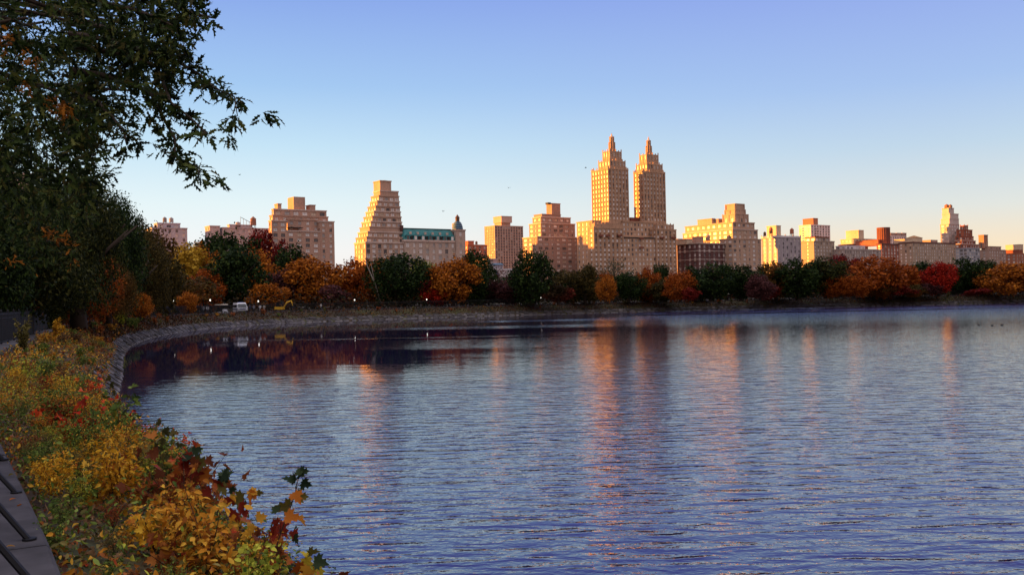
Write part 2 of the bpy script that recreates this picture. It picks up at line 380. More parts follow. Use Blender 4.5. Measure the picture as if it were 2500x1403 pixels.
# stone revetment: rows of sloping blocks down to the water
mb = MB()
for s in np.arange(0, 520, 1.0):
    y = at(s)[0][1]
    if y < -8: continue
    for r_ in range(3):
        t0 = 3.92+r_*.48+rnd.uniform(-.06, .06); t1 = t0+.43; wd = rnd.uniform(.55, 1.25); o_ = rnd.uniform(-.3, .5)+r_*.37; h_ = rnd.uniform(.01, .24)*rnd.random()+.02
        if rnd.random() < .04: continue
        a, bb, c, d = [at(s+o_+x, tt*wf(s))[0] for x, tt in ((0, t0), (wd, t0), (wd, t1), (0, t1))]
        q = [(*a, zb(t0)), (*bb, zb(t0)), (*c, zb(t1)), (*d, zb(t1))]
        top = [(x, yy, z+h_+rnd.uniform(-.03, .03)) for x, yy, z in q]; n = len(mb.v); mb.v += q+top
        for f in ((4, 5, 6, 7), (0, 1, 5, 4), (1, 2, 6, 5), (2, 3, 7, 6), (3, 0, 4, 7)): mb.f.append(tuple(n+i for i in f)); mb.m.append(0)
rockm, t, b = newmat('revetment_stone'); g = node(t, 'ShaderNodeNewGeometry')
tcn = node(t, 'ShaderNodeTexCoord'); n1 = node(t, 'ShaderNodeTexNoise'); n1.inputs['Scale'].default_value = 3; n1.inputs['Detail'].default_value = 5; t.links.new(tcn.outputs['Object'], n1.inputs['Vector'])
c_a = ramp(t, g.outputs['Random Per Island'], [(0, (.020, .017, .018)), (.5, (.045, .038, .040)), (.85, (.08, .07, .072)), (1, (.14, .12, .12))])
mx = node(t, 'ShaderNodeMix', data_type='RGBA', blend_type='MULTIPLY'); mx.inputs[0].default_value = .8; t.links.new(c_a, mx.inputs[6])
t.links.new(ramp(t, n1.outputs['Fac'], [(.3, (.45, .42, .4)), (.6, (1, 1, 1))]), mx.inputs[7]); 
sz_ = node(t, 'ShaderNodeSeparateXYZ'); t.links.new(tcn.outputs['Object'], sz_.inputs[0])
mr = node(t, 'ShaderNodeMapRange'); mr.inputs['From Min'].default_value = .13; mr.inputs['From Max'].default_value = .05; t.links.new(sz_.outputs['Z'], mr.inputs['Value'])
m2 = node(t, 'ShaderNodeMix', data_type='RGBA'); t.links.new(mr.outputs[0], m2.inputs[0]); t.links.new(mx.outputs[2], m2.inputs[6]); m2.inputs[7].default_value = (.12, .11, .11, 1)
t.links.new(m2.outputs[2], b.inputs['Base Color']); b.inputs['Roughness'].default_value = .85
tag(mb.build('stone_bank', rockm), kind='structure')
# the stone colour above turns paler in a rim at the waterline
# kerb
ku = empty('stone_kerb', (*at(S0+30)[0], 2.0)); tag(ku, 'long curving grey stone kerb under the black railing round the water', 'kerb')
mb = MB(); s = 0.0
while s < 540:
    L_ = 2.4 if s < 200 else 6.0
    e = s+L_-.02; st = [s, (s+e)/2, e]; n = len(mb.v)
    prof = [(.0, 1.9), (.0, KTOP-.03), (-.03, KTOP), (-.87, KTOP), (-.9, KTOP-.03), (-.9, 1.9)]
    jz = rnd.uniform(-.006, .006); jo = rnd.uniform(-.012, .012)
    for q in st:
        for tt, z in prof: mb.v.append((*at(q, tt+jo)[0], z+(jz if z > 2 else 0)))
    kk = len(prof)
    for a_ in range(2):
        for c in range(kk-1): mb.f.append((n+a_*kk+c, n+(a_+1)*kk+c, n+(a_+1)*kk+c+1, n+a_*kk+c+1)); mb.m.append(0)
    mb.f.append(tuple(n+c for c in range(kk))); mb.m.append(0); mb.f.append(tuple(n+2*kk+c for c in reversed(range(kk)))); mb.m.append(0)
    s += L_
o = mb.build('kerb_slabs', STONE, ku); o.location = -ku.location
# fence
TF = -.72; ftop = KTOP+1.42
fe = empty('iron_fence', (*at(S0+30, TF)[0], KTOP)); tag(fe, 'long black iron picket railing curving along the lakeside path', 'fence')
def fchild(mb, name): o = mb.build(name, IRON, fe); o.location = -fe.location; return o
mb = MB(); s = S0-2.0
while s < 500:
    p, nn = at(s, TF); r_ = .011 if s < 150 else .014; mb.box(p[0]-r_, p[0]+r_, p[1]-r_, p[1]+r_, KTOP+.08, ftop+.06); s += .13 if s < 250 else .2
fchild(mb, 'picket_panel')
for z, nm, w_ in ((ftop-.03, 'top_rail', .028), (ftop-.22, 'middle_rail', .018), (KTOP+.1, 'bottom_rail', .024)):
    mb = MB(); mb.tube([(*at(s, TF)[0], z) for s in np.arange(S0-2, 500, 1.5)], w_, 4); fchild(mb, nm)
i = 0; s = S0-2
pm = MB(); pm.box(-.03, .03, -.03, .03, 0, 1.5); pm.ring(0, 0, .05, .05, 1.5, 1.54, 8); pm.ring(0, 0, .05, .012, 1.54, 1.62, 8); pme = pm.mesh('post', IRON)
while s < 200:
    p, nn = at(s, TF); o = link('post', pme, fe); o.location = Vector((*p, KTOP))-fe.location; s += 2.6
# braces from the railing down to the outer edge of the kerb
for px_, py_, pxt, pyt in ((10, 1123, -60, 1010), (40, 1204, -60, 1046), (72, 1319, -60, 1110), (120, 1470, -60, 1165)):
    foot = W(px_, py_, 1); tt = (KTOP-EYE)/(foot.z-EYE); foot = Vector((foot.x*tt, tt, KTOP))
    sb_ = min(np.arange(S0, S0+30, .1), key=lambda q: np.linalg.norm(at(q, -.4)[0]-np.array(foot[:2])))
    p, nn = at(sb_+.35, TF); mb = MB(); mb.tube([foot, (p[0]*.5+foot.x*.5, p[1]*.5+foot.y*.5, KTOP+.42), (*p, KTOP+.98)], .021, 6); mb.tube([foot, foot+Vector((0, 0, .02))], .05, 8)
    fchild(mb, 'brace')
#@@BUILDINGS
# ---------------------------------------------------------------- buildings
PHI = R(35); GZ = 2.6
WM = {}
def win_mesh(w, h, glass, frame, horiz):
    key = (round(w, 2), round(h, 2), glass.name, frame.name, horiz)
    if key in WM: return WM[key]
    mb = MB()
    if horiz == 'f': mb.box(-w/2, w/2, 0, .05, 0, h, 0); mb.box(-w/2, w/2, -.05, .05, h*.48, h*.48+.09, 1); mb.box(-.05, .05, -.048, .052, 0, h, 1); mb.box(-w/2-.05, w/2+.05, -.34, .04, -.14, -.003, 1)
    else: mb.box(0, .05, -w/2, w/2, 0, h, 0); mb.box(-.05, .05, -w/2, w/2, h*.48, h*.48+.09, 1); mb.box(-.048, .052, -.05, .05, 0, h, 1); mb.box(-.34, .04, -w/2-.05, w/2+.05, -.14, -.003, 1)
    WM[key] = mb.mesh('window', [glass, frame]); return WM[key]
class Bld:
    def __init__(s, name, label, cat, px, D, fpx, wall, glass=None, frame=None, phi=PHI, z0=GZ):
        c = W(px, 690, D); s.X, s.Y = c.x, c.y; s.phi = phi; s.D = D; s.fh = fpx*D/F
        s.root = empty(name, (c.x, c.y, z0), phi); tag(s.root, label, cat); s.z0 = z0
        s.wall = wall; s.glass = glass or G_PALE; s.frame = frame or solid('window_frame', (.3, .26, .24)); s.slots = []; s.n = 0
        s.cs, s.sn = math.cos(phi), math.sin(phi)
    def k(s, px, py): d = ray(px, py); return d.x/d.y
    def frontx(s, px, py, sb):
        x0, y0 = s.X-sb*s.sn, s.Y+sb*s.cs; k = s.k(px, py); return (k*y0-x0)/(s.cs-k*s.sn)
    def z(s, px, py, lx, ly):
        Yw = s.Y+lx*s.sn+ly*s.cs; return W(px, py, Yw).z-s.z0
    def tier(s, xl, xc, xr, ytop, sb, ybot=None, wall=None, win=None, lwin=None, cornice=.5, name='wall', depth=None, glass=None, piers=0, zmin=9, cap=None, floors=None, fins=0):
        pm = (ytop+(ybot or 680))/2; a = s.frontx(xc, pm, sb); b_ = s.frontx(xr, pm, sb)
        x0, y0 = s.X+a*s.cs-sb*s.sn, s.Y+a*s.sn+sb*s.cs
        if depth is None: kl = s.k(xl, pm); dp = (x0-kl*y0)/max(s.sn+kl*s.cs, .12)
        else: dp = depth
        dp = max(3, min(dp, 70)); z1 = s.z(xc, ytop, a, sb); zb_ = s.z(xc, ybot, a, sb) if ybot else 0
        wall = wall or s.wall; mb = MB(); fh = floors or s.fh
        def face(front, L_, wn):
            P_ = (lambda u, d, z: (a+u, sb+d, z)) if front else (lambda u, d, z: (a+d, sb+dp-u, z))
            cols = []; rws = []
            if wn:
                pitch, ww, hh = wn[:3]; npp = max(1, int(round((L_-.8)/pitch))); pt = L_/npp; ww_ = min(ww, pt*.8)
                pat = wn[3] if len(wn) > 3 else None
                for i in range(npp):
                    w2 = ww_*(pat[i % len(pat)] if pat else 1)
                    cols.append((pt*(i+.5)-w2/2, pt*(i+.5)+w2/2))
                zt = z1-fh*.30-hh+ (0)
                while zt > max(zb_+.3, zmin):
                    rws.append((zt, zt+hh)); zt -= fh
                rws.reverse()
            zc = zb_; rec = .32
            for (za, zc2) in rws:
                mb.quad(P_(0, 0, zc), P_(L_, 0, zc), P_(L_, 0, za), P_(0, 0, za)); u = 0
                for (ua, ub) in cols:
                    mb.quad(P_(u, 0, za), P_(ua, 0, za), P_(ua, 0, zc2), P_(u, 0, zc2)); u = ub
                    mb.quad(P_(ua, 0, za), P_(ua, rec, za), P_(ua, rec, zc2), P_(ua, 0, zc2)); mb.quad(P_(ub, rec, za), P_(ub, 0, za), P_(ub, 0, zc2), P_(ub, rec, zc2))
                    mb.quad(P_(ua, 0, za), P_(ub, 0, za), P_(ub, rec, za), P_(ua, rec, za)); mb.quad(P_(ua, rec, zc2), P_(ub, rec, zc2), P_(ub, 0, zc2), P_(ua, 0, zc2))
                    s.slots.append((1 if front else 0, P_((ua+ub)/2, rec-.05, za), ub-ua, zc2-za, glass or s.glass))
                mb.quad(P_(u, 0, za), P_(L_, 0, za), P_(L_, 0, zc2), P_(u, 0, zc2)); zc = zc2
            mb.quad(P_(0, 0, zc), P_(L_, 0, zc), P_(L_, 0, z1), P_(0, 0, z1))
            if piers and cols:
                for r1, r2 in zip(rws, rws[1:]):
                    for (ua, ub) in cols:
                        q1 = P_(ua, 0, 0); q2 = P_(ub, 0, 0)
                        if front: mb.box(q1[0], q2[0], sb-.04, sb+.02, r1[1], r2[0], 1)
                        else: mb.box(a-.04, a+.02, q2[1], q1[1], r1[1], r2[0], 1)
                for i in range(len(cols)+1):
                    u = pt*i; u = min(max(u, .3), L_-.3); q = P_(u, 0, 0); ex = fins*(1.0 if i % 2 == 0 else .55)
                    if front: pmb.box(q[0]-.28, q[0]+.28, q[1]-piers, q[1]+.2, zb_, z1+ex+.01); 
                    else: pmb.box(q[0]-piers, q[0]+.2, q[1]-.28, q[1]+.28, zb_, z1+ex)
        pmb = MB(); spb = MB()
        face(True, b_-a, win); face(False, dp, lwin if lwin is not None else win)
        B_ = b_-a
        mb.quad((b_, sb, zb_), (b_, sb+dp, zb_), (b_, sb+dp, z1), (b_, sb, z1)); mb.quad((b_, sb+dp, zb_), (a, sb+dp, zb_), (a, sb+dp, z1), (b_, sb+dp, z1))
        mb.quad((a, sb, z1), (b_, sb, z1), (b_, sb+dp, z1), (a, sb+dp, z1))
        mb.build(name, [wall, SPAN.get(wall.name, wall)], s.root)
        if pmb.v: pmb.build('pier', wall, s.root)
        if cornice:
            c = MB(); o_ = .22+.1*cornice; h_ = .45*cornice+.25
            c.box(a-o_, b_+o_, sb-o_, sb+.25, z1-h_*.4, z1+h_); c.box(a-o_-.003, a+.25, sb+.25, sb+dp+o_, z1-h_*.4, z1+h_-.003); c.box(b_-.25, b_+o_, sb+.25, sb+dp+o_, z1-h_*.4, z1+h_-.003)
            c.build('cornice', cap or wall, s.root)
        s.last = (a, b_, sb, dp, zb_, z1); return s.last
    def tank(s, px, ytop, ybot, wpx, sb=6, col=(.20, .09, .05)):
        a = s.frontx(px, ytop, sb); z1 = s.z(px, ytop, a, sb); z0 = s.z(px, ybot, a, sb); r_ = wpx*s.D/F/2; h_ = z1-z0
        mt = solid('tank_wood', col, .9, .3, 1)
        mb = MB(); mb.ring(a, sb, r_, r_*.96, z0+h_*.22, z0+h_*.76, 12); t_ = mb.build('water_tank', mt, s.root)
        mb = MB(); mb.ring(a, sb, r_*1.06, .05, z0+h_*.76+.002, z1, 12); mb.build('tank_roof', mt, t_)
        for dx in (-.6, .6):
            for dy in (-.6, .6): mb = MB(); mb.box(a+dx*r_-.12, a+dx*r_+.12, sb+dy*r_-.12, sb+dy*r_+.12, z0-1.2, z0+h_*.22); mb.build('tank_leg', IRON, t_)
    def finish(s, cap=100):
        sl = sorted(s.slots, key=lambda q: -(q[0]*1000+q[1][2]*1.0))
        for front, p, w, h_, gl in sl[:cap]:
            o = link('window', win_mesh(w, h_, gl, s.frame, 'f' if front else 'l'), s.root); o.location = p
        rest = sl[cap:]
        if rest:
            mb = MB(); gls = []
            for front, p, w, h_, gl in rest:
                if gl not in gls: gls.append(gl)
                x, y, z = p
                if front: mb.box(x-w/2, x+w/2, y, y+.05, z, z+h_, gls.index(gl))
                else: mb.box(x, x+.05, y-w/2, y+w/2, z, z+h_, gls.index(gl))
            tag(mb.build('window', gls, s.root), kind='stuff')
        return s
def extra(b, mb, name, mat, smooth=False): return mb.build(name, mat, b.root, smooth=smooth)
SPAN = {'eldorado_brick': wallmat('spandrel_brick', (.27, .145, .085)), 'tan_deco_brick': wallmat('spandrel_brown', (.27, .16, .11)), 'pink_concrete': wallmat('rose_panel', (.38, .22, .17))}
TAN = wallmat('tan_brick', (.44, .29, .22)); TAN2 = wallmat('pinkish_brick', (.46, .28, .21)); LIME = wallmat('limestone', (.46, .34, .28))
BRK = wallmat('red_brick', (.22, .075, .05)); DBRK = wallmat('dark_brick', (.13, .06, .055)); GREY = wallmat('grey_stone', (.42, .38, .42)); WHT = wallmat('white_brick', (.62, .55, .56))
CREAM = wallmat('cream_brick', (.55, .42, .30)); TAUPE = wallmat('taupe_brick', (.34, .23, .19)); ELD = wallmat('eldorado_brick', (.46, .285, .19)); TRIM = wallmat('pale_trim', (.55, .42, .36))
COPPER = solid('green_copper', (.045, .20, .21), .6, .3, .4); SLATE = solid('slate_blue', (.07, .13, .19), .5, .3, .5); DARKM = solid('dark_trim', (.02, .018, .018))

# grey block at far left
b = Bld('apartment_building', 'grey block with two roof water tanks rising above the left trees', 'building', 400, 600, 11, GREY, G_MIX)
b.tier(350, 372, 458, 556, 0, win=(4.2, 1.6, 1.7)); b.tier(376, 384, 440, 545, 4, 556, win=(4.5, 2.6, 1.5)); b.tank(402, 529, 546, 10, 7, (.22, .2, .2)); b.tank(418, 530, 546, 11, 7, (.32, .3, .3)); b.finish()
b = Bld('apartment_building', 'low pale building with a tall brown water tank behind dark green and red trees', 'building', 545, 620, 11, wallmat('pale_pink_brick', (.45, .36, .36)), G_MIX)
b.tier(536, 544, 660, 556, 0, win=(4.2, 1.6, 1.7)); b.tier(555, 560, 615, 549, 6, 556, win=(4, 1.5, 1.2)); b.tier(508, 513, 538, 552, 0, 690, win=(4, 1.6, 1.7), depth=10)
b.tank(618, 528, 556, 15, 6, (.25, .12, .08)); b.tank(581, 541, 552, 12, 5, (.4, .34, .33))
a = b.frontx(598, 545, 6); z_ = b.z(598, 552, a, 6); mb = MB()
for i in range(5): mb.tube([(a-3+i*2, 6, z_), (a-3+i*2, 6, z_+6-i*.9)], .12, 5)
mb.tube([(a-3, 6, z_+6), (a+7, 6, z_+1)], .16, 5); extra(b, mb, 'roof_truss', IRON); b.finish()
# tan block with terraces
b = Bld('apartment_building', 'broad pinkish tan block with terraced top and one tall plain roof box', 'building', 664, 519, 13.3, TAN2, G_PALE)
b.tier(657, 664, 701, 539, 0, win=(4.8, 2.4, 1.75), cap=TRIM); b.tier(781, 782, 817, 541, 0, win=(4.6, 1.5, 1.75), cap=TRIM); b.tier(700, 701, 782, 564, 0, win=(4.8, 2.4, 1.75), cap=TRIM)
b.tier(700, 702, 781, 536, 3.5, 566, win=(4.4, 1.8, 1.7)); b.tier(658, 666, 801, 526, 5, 540, win=(4.6, 1.8, 1.6)); b.tier(664, 668, 797, 511, 8, 527, win=(5.2, 3, 1.9), cap=TRIM)
b.tier(714, 717, 745, 480, 12, 512, cornice=0, depth=9); b.tier(674, 678, 687, 498, 11, 511, cornice=.2, depth=5); b.tier(753, 757, 770, 501, 11, 512, cornice=.2, depth=6)
aw = MB(); q = b.frontx(720, 560, 2); z_ = b.z(720, 566, q, 2)
aw.box(b.frontx(703, 560, 1), b.frontx(740, 560, 1), .6, 3.4, z_+2.2, z_+2.5); extra(b, aw, 'awning', DARKM)
b.finish()
# stepped pyramid tower
b = Bld('apartment_tower', 'stepped pyramid tower of terraces with gold lit left side', 'tower', 893, 552, 12.4, TAN, G_PALE, solid('dark_frame', (.06, .05, .05)))
lv = [(866, 893, 988, 592, 0, None), (869, 895, 986.5, 579, 2, 593), (874, 898, 985, 566, 4, 580), (878.5, 902, 983, 554, 6, 567), (883, 905.5, 981, 541, 8, 555), (888, 909, 979.5, 528.5, 10, 542), (893, 913, 978, 516, 12, 529.5),
      (898, 917, 976.5, 503.5, 14, 517), (903, 921, 975, 491, 16, 504.5), (906, 925, 974, 478, 18, 492), (912, 928, 972.5, 466.5, 20, 479)]
for i, (xl, xc, xr, yt, sb, yb) in enumerate(lv):
    b.tier(xl, xc, xr, yt, sb, yb, win=(3.4, 2.3, 2.05) if i else (3.4, 2.1, 2.1), cornice=.7 if i else .9, cap=TRIM if i % 2 == 0 else None)
b.tier(918, 928, 955, 442, 24, 467, win=(6, 3, 3.5), floors=30, cornice=.6, depth=9); b.tier(932, 936, 944, 440, 26, 442.5, cornice=0, depth=4); b.finish()
# chateau with green mansard and domed turret
b = Bld('apartment_building', 'limestone building with green copper mansard roof and blue domed corner turret', 'building', 988, 566, 15, LIME, G_PALE)
a, b_, sb, dp, zb_, z1 = b.tier(986, 988, 1114, 588, 0, win=(4.3, 2.1, 2.5, (1, .7, 1.1)), cap=TRIM, depth=22, cornice=1.4)
zr = b.z(988, 557, a, 0); ro = MB(); ro.prism([(a, sb), (b_, sb), (b_, sb+dp), (a, sb+dp)], z1+.6, zr, 0, [(a+2, sb+3.4), (b_-1.5, sb+3.4), (b_-1.5, sb+dp-3), (a+2, sb+dp-3)]); rf = extra(b, ro, 'mansard_roof', COPPER)
mb = MB(); mb.box(a+1.6, b_-1.2, sb+3.1, sb+4, zr, zr+.5); extra(b, mb, 'roof_ridge', solid('dark_copper', (.03, .05, .055)))
nd = 7; 
for i in range(nd):
    x = a+(b_-a)*(i+.5)/nd; dm = MB(); dm.box(x-1.3, x+1.3, sb-.1, sb+2.2, z1+.6, z1+3.4); dm.prism([(x-1.5, sb-.25), (x+1.5, sb-.25), (x+1.5, sb+2.4), (x-1.5, sb+2.4)], z1+3.4, z1+4.6, 0, [(x-.4, sb), (x+.4, sb), (x+.4, sb+2.4), (x-.4, sb+2.4)])
    d_ = extra(b, dm, 'dormer', [COPPER, G_PALE]); gm_ = MB(); gm_.box(x-.8, x+.8, sb-.16, sb-.11, z1+1, z1+3.1); gm_.build('dormer_window', G_PALE, d_)
    if i < nd-1:
        x2 = x+(b_-a)/nd/2; dk = MB(); dk.box(x2-.9, x2+.9, sb+.1, sb+1.2, z1+.6, z1+3.2); extra(b, dk, 'dark_dormer', DARKM)
        sm = MB(); sm.box(x2-.7, x2+.7, sb+1.5, sb+2.6, z1+4.2, z1+5.8); extra(b, sm, 'upper_dormer', TRIM)
a2, b2, sb2, dp2, _, zt = b.tier(1112, 1114, 1137, 562, -1, win=(5.6, 1.8, 2.3), depth=6, cornice=.8)
cx, cy, r_ = (a2+b2)/2, sb2+(b2-a2)/2, (b2-a2)/2
mb = MB(); ztop = b.z(1125, 540, a2, 0); n = 6
for i in range(n):
    t0, t1 = i/n*math.pi/2, (i+1)/n*math.pi/2; mb.ring(cx, cy, r_*math.cos(t0)**.8, r_*max(.12, math.cos(t1)**.8) if i < n-1 else r_*.2, zt+.5+(ztop-zt)*math.sin(t0), zt+.5+(ztop-zt)*math.sin(t1), 16)
extra(b, mb, 'dome', SLATE, True)
mb = MB(); zz = ztop+.4; tp = b.z(1125, 522, a2, 0); mb.ring(cx, cy, 1.3, 1.3, zz, zz+(tp-zz)*.5, 10); mb.ring(cx, cy, 1.6, .1, zz+(tp-zz)*.5, tp, 10); extra(b, mb, 'lantern_finial', solid('brown_copper', (.12, .06, .04)))
mb = MB(); x = b.frontx(1111, 550, 6); mb.box(x-1, x+1, 6, 8, z1, b.z(1111, 545, x, 6)); extra(b, mb, 'chimney', TAN2)
mb = MB(); x = a+1.5; mb.box(x-.8, x+.8, 5, 7, z1, zr+2.2); extra(b, mb, 'chimney', DBRK); b.finish()
# red brick between
b = Bld('apartment_building', 'low rust red brick block between domed turret and lattice tower', 'building', 1150, 760, 10, wallmat('rust_brick', (.40, .14, .09)), G_MIX)
b.tier(1134, 1143, 1190, 598, 0, win=(5, 2, 1.8)); b.tier(1136, 1143, 1157, 589, 5, 598, depth=10); b.tank(1163, 588, 598, 6, 6); b.finish()
# lattice slab
b = Bld('apartment_tower', 'pink concrete lattice slab tower with boxy roof block on a neck', 'tower', 1220, 900, 6.7, wallmat('pink_concrete', (.50, .34, .28)), G_DARK)
b.tier(1184, 1209, 1278, 551, 0, win=(2.95, 1.9, 1.5), piers=.12, zmin=22); b.tier(1216, 1224, 1246, 541, 8, 551, cornice=0, depth=12); b.tier(1213, 1224, 1250, 528, 6, 543, cornice=.3, depth=14); b.finish()
# taupe stepped block
b = Bld('apartment_building', 'taupe brick block stepping up to a square chimney-like tower with a gold left side', 'building', 1313, 620, 10.8, TAUPE, G_PALE)
b.tier(1277, 1313, 1413, 578, 0, win=(4.9, 3.0, 1.55, (1, .95, .4, .8)), cap=TRIM, zmin=14); b.tier(1292, 1321, 1404, 545, 4, 580, win=(5, 3.0, 1.6, (.9, .4, .9, 1)), cap=TRIM); b.tier(1300, 1321, 1393, 530, 7, 546, win=(5.2, 2.2, 1.5), cap=TRIM)
b.tier(1318, 1323, 1369, 523, 10, 531, win=(5, 1.4, 1.2), cornice=.2, depth=9); b.tier(1334, 1347, 1368, 497, 12, 524, cornice=.2); b.tier(1334, 1338, 1345, 494, 13, 498, cornice=0, depth=2, wall=DARKM); b.finish()
# far wing behind
# ---- twin towered building
b = Bld('twin_tower_building', 'tall art deco apartment building with two spired towers glowing gold on their left sides', 'building', 1451, 595, 11.6, ELD, G_PALE)
wz = (3.4, 1.45, 1.75)
b.tier(1409, 1447, 1470, 539, 8, win=wz, lwin=(3.6, 1.3, 1.8), cornice=.4)
b.tier(1437, 1451, 1523, 556, 0, win=(3.5, 1.5, 1.75), piers=.15, fins=1.0, cornice=.3, zmin=12)
b.tier(1521, 1522, 1603, 580, 1.0, win=(3.1, 1.5, 1.75), cornice=.6, depth=24, cap=DARKM, zmin=12)
b.tier(1601, 1603, 1652, 560, 0, win=(3.3, 1.5, 1.75), piers=.15, fins=1.0, cornice=.3, depth=26, zmin=12)
b.tier(1441, 1452, 1520, 545, 2.2, 557, win=(3.0, 1.2, 2.0), piers=.2, fins=.9, cornice=0)
b.tier(1602, 1604, 1645, 547, 2.2, 561, win=(3.0, 1.2, 2.0), piers=.2, fins=.9, cornice=0, depth=20)
b.tier(1519, 1520, 1606, 541, 6, 581, win=(3.1, 1.4, 1.75), cornice=.5, depth=20); b.tier(1537, 1540, 1572, 532, 12, 542, cornice=.2, depth=8, wall=BRK)
for xs in (0, 1):
    if xs == 0: T = [(1445, 1486, 1535, 412, 7, 546, 1.6), (1461, 1489, 1527, 391, 9, 413, 1.3), (1471, 1489, 1517.5, 368, 12, 392, 1.4)]; sp_ = (1493, [(19.5, 368, 351), (13, 351, 337)], 325)
    else: T = [(1548, 1572, 1625, 419, 7, 548, 1.6), (1553, 1580, 1617.5, 399, 9, 420, 1.3), (1561, 1579, 1607.5, 376, 12, 400, 1.4)]; sp_ = (1583.5, [(19, 376, 360), (12.5, 360, 346)], 333)
    for i, (xl, xc, xr, yt, sb, yb, fn) in enumerate(T):
        r_ = b.tier(xl, xc, xr, yt, sb, yb, win=((2.9, 1.15, 1.75), (2.8, 1.1, 2.2), (2.6, 1.0, 2.6))[i], piers=.2, fins=fn, cornice=0 if i else .2)
        if i == 0:   # chamfer shoulders carry small finials
            mb = MB(); a, b_, sb_, dp, _, z1 = r_
            for x, y in ((a+.9, sb_+.9), (b_-.9, sb_+.9), (a+.9, sb_+dp-.9)): mb.ring(x, y, .9, .2, z1, z1+2.4, 8)
            extra(b, mb, 'corner_finial', ELD)
    a, b_, sb_, dp, _, z1 = r_; cx, cy = (a+b_)/2, sb_+dp/2
    stub = MB()
    for wpx, y0_, y1_ in sp_[1]:
        rr = wpx*b.D/F/2*.82; za = b.z(sp_[0], y0_, cx, cy); zc = b.z(sp_[0], y1_, cx, cy)
        stub.ring(cx, cy, rr, rr*.92, za-.5, zc, 8)
        for k_ in range(8):
            t_ = math.pi*2*(k_+.5)/8; stub.box(cx+rr*math.cos(t_)-.25, cx+rr*math.cos(t_)+.25, cy+rr*math.sin(t_)-.25, cy+rr*math.sin(t_)+.25, za-.5, zc+.8)
        for zz in (za+(zc-za)*.35, za+(zc-za)*.7): stub.ring(cx, cy, rr*1.08, rr*1.08, zz, zz+.35, 8)
    extra(b, stub, 'lantern', ELD)
    mb = MB(); zt = b.z(sp_[0], sp_[2], cx, cy); mb.ring(cx, cy, rr*.75, .06, zc, zt, 8); mb.ring(cx, cy, rr*.85, rr*.5, zc-.01, zc+.9, 8); extra(b, mb, 'spire', solid('pale_spire', (.55, .38, .30)))
for px_, py_ in ((1466, 575), (1483, 575), (1512, 575), (1565, 582), (1615, 580), (1643, 580), (1565, 604)):
    x = b.frontx(px_, py_, 0); z_ = b.z(px_, py_, x, 0); mb = MB(); mb.box(x-1.6, x+1.6, -1.2, -.02, z_-.6, z_+.5); extra(b, mb, 'balcony', BRK)
b.finish()
# dark red brick
b = Bld('apartment_building', 'dark red brick block with pale window trim right of the twin towers', 'building', 1702, 640, 10.6, DBRK, G_MIX, TRIM)
b.tier(1654, 1703, 1785, 594, 0, win=(4.6, 2.0, 2.0), cap=LIME, cornice=.9, zmin=13); mb = MB(); a, b_, sb, dp, _, z1 = b.last
for z_ in (z1-5.2, z1-11): mb.box(a-.15, b_, -.2, 0, z_, z_+.4); mb.box(a-.2, a, 0, dp, z_, z_+.4)
extra(b, mb, 'string_course', TRIM)
b.tier(1664, 1676, 1690, 584, 8, 596, wall=CREAM, depth=10, cornice=.2); b.tier(1694, 1701, 1717, 578, 8, 594, wall=TAN2, depth=8, cornice=.2); b.tank(1728, 571, 592, 12, 8, (.4, .25, .2)); b.finish()
# tower with octagonal cap
b = Bld('apartment_tower', 'stepped art deco block with a faceted crown and a broad glowing orange left wing', 'tower', 1789, 650, 10.8, wallmat('tan_deco_brick', (.46, .30, .22)), G_PALE)
b.tier(1706, 1789, 1859, 583, 0, win=(4.6, 2.6, 1.75, (1, .5)), zmin=14, depth=40, cornice=.3); b.tier(1708, 1789, 1850, 560, 2, 585, win=(4.8, 3, 1.75, (1, .6)), cap=TRIM, depth=48); b.tier(1712, 1789, 1842, 543, 5, 561, win=(4.8, 2.4, 1.7), depth=46, cornice=.7)
b.tier(1723, 1738, 1745, 534, 26, 550, depth=14, cornice=.2); b.tier(1744, 1754, 1764, 535, 22, 548, depth=12, wall=TAN, cornice=.2)
b.tier(1764, 1795, 1827, 523, 8, 545, win=(5, 1.6, 3.0), floors=9, cornice=.4, piers=.4, fins=.8); b.tier(1769, 1795, 1820, 512, 10, 524, cornice=.3, win=(6, 1.2, 2.6), floors=9, piers=.4, fins=.5); b.tier(1771, 1795, 1817, 498, 11, 513, cornice=.4, piers=.6, win=(6.5, 1.4, 4), floors=12)
mb = MB(); x = b.frontx(1706, 560, 44); mb.tube([(x, 44, 5), (x, 44, b.z(1706, 537, x, 44))], .6, 6); extra(b, mb, 'flue', BRK); b.finish()
# grey gothic
b = Bld('apartment_building', 'grey and white gothic style block with pointed parapet and roof tanks', 'building', 1899, 700, 9.6, wallmat('lilac_stone', (.42, .36, .38)), G_MIX)
b.tier(1860, 1899, 1956, 578, 0, win=(4.2, 1.7, 2.0), zmin=15, cap=WHT, cornice=1.6, piers=.3, fins=2.0); b.tier(1879, 1895, 1906.5, 551, 8, 580, wall=CREAM, depth=9, cornice=.2); b.tank(1882, 553, 575, 9, 5, (.35, .12, .06)); b.tank(1933, 556, 575, 10, 6, (.35, .12, .07)); b.tank(1867, 565, 579, 7, 6); b.finish()
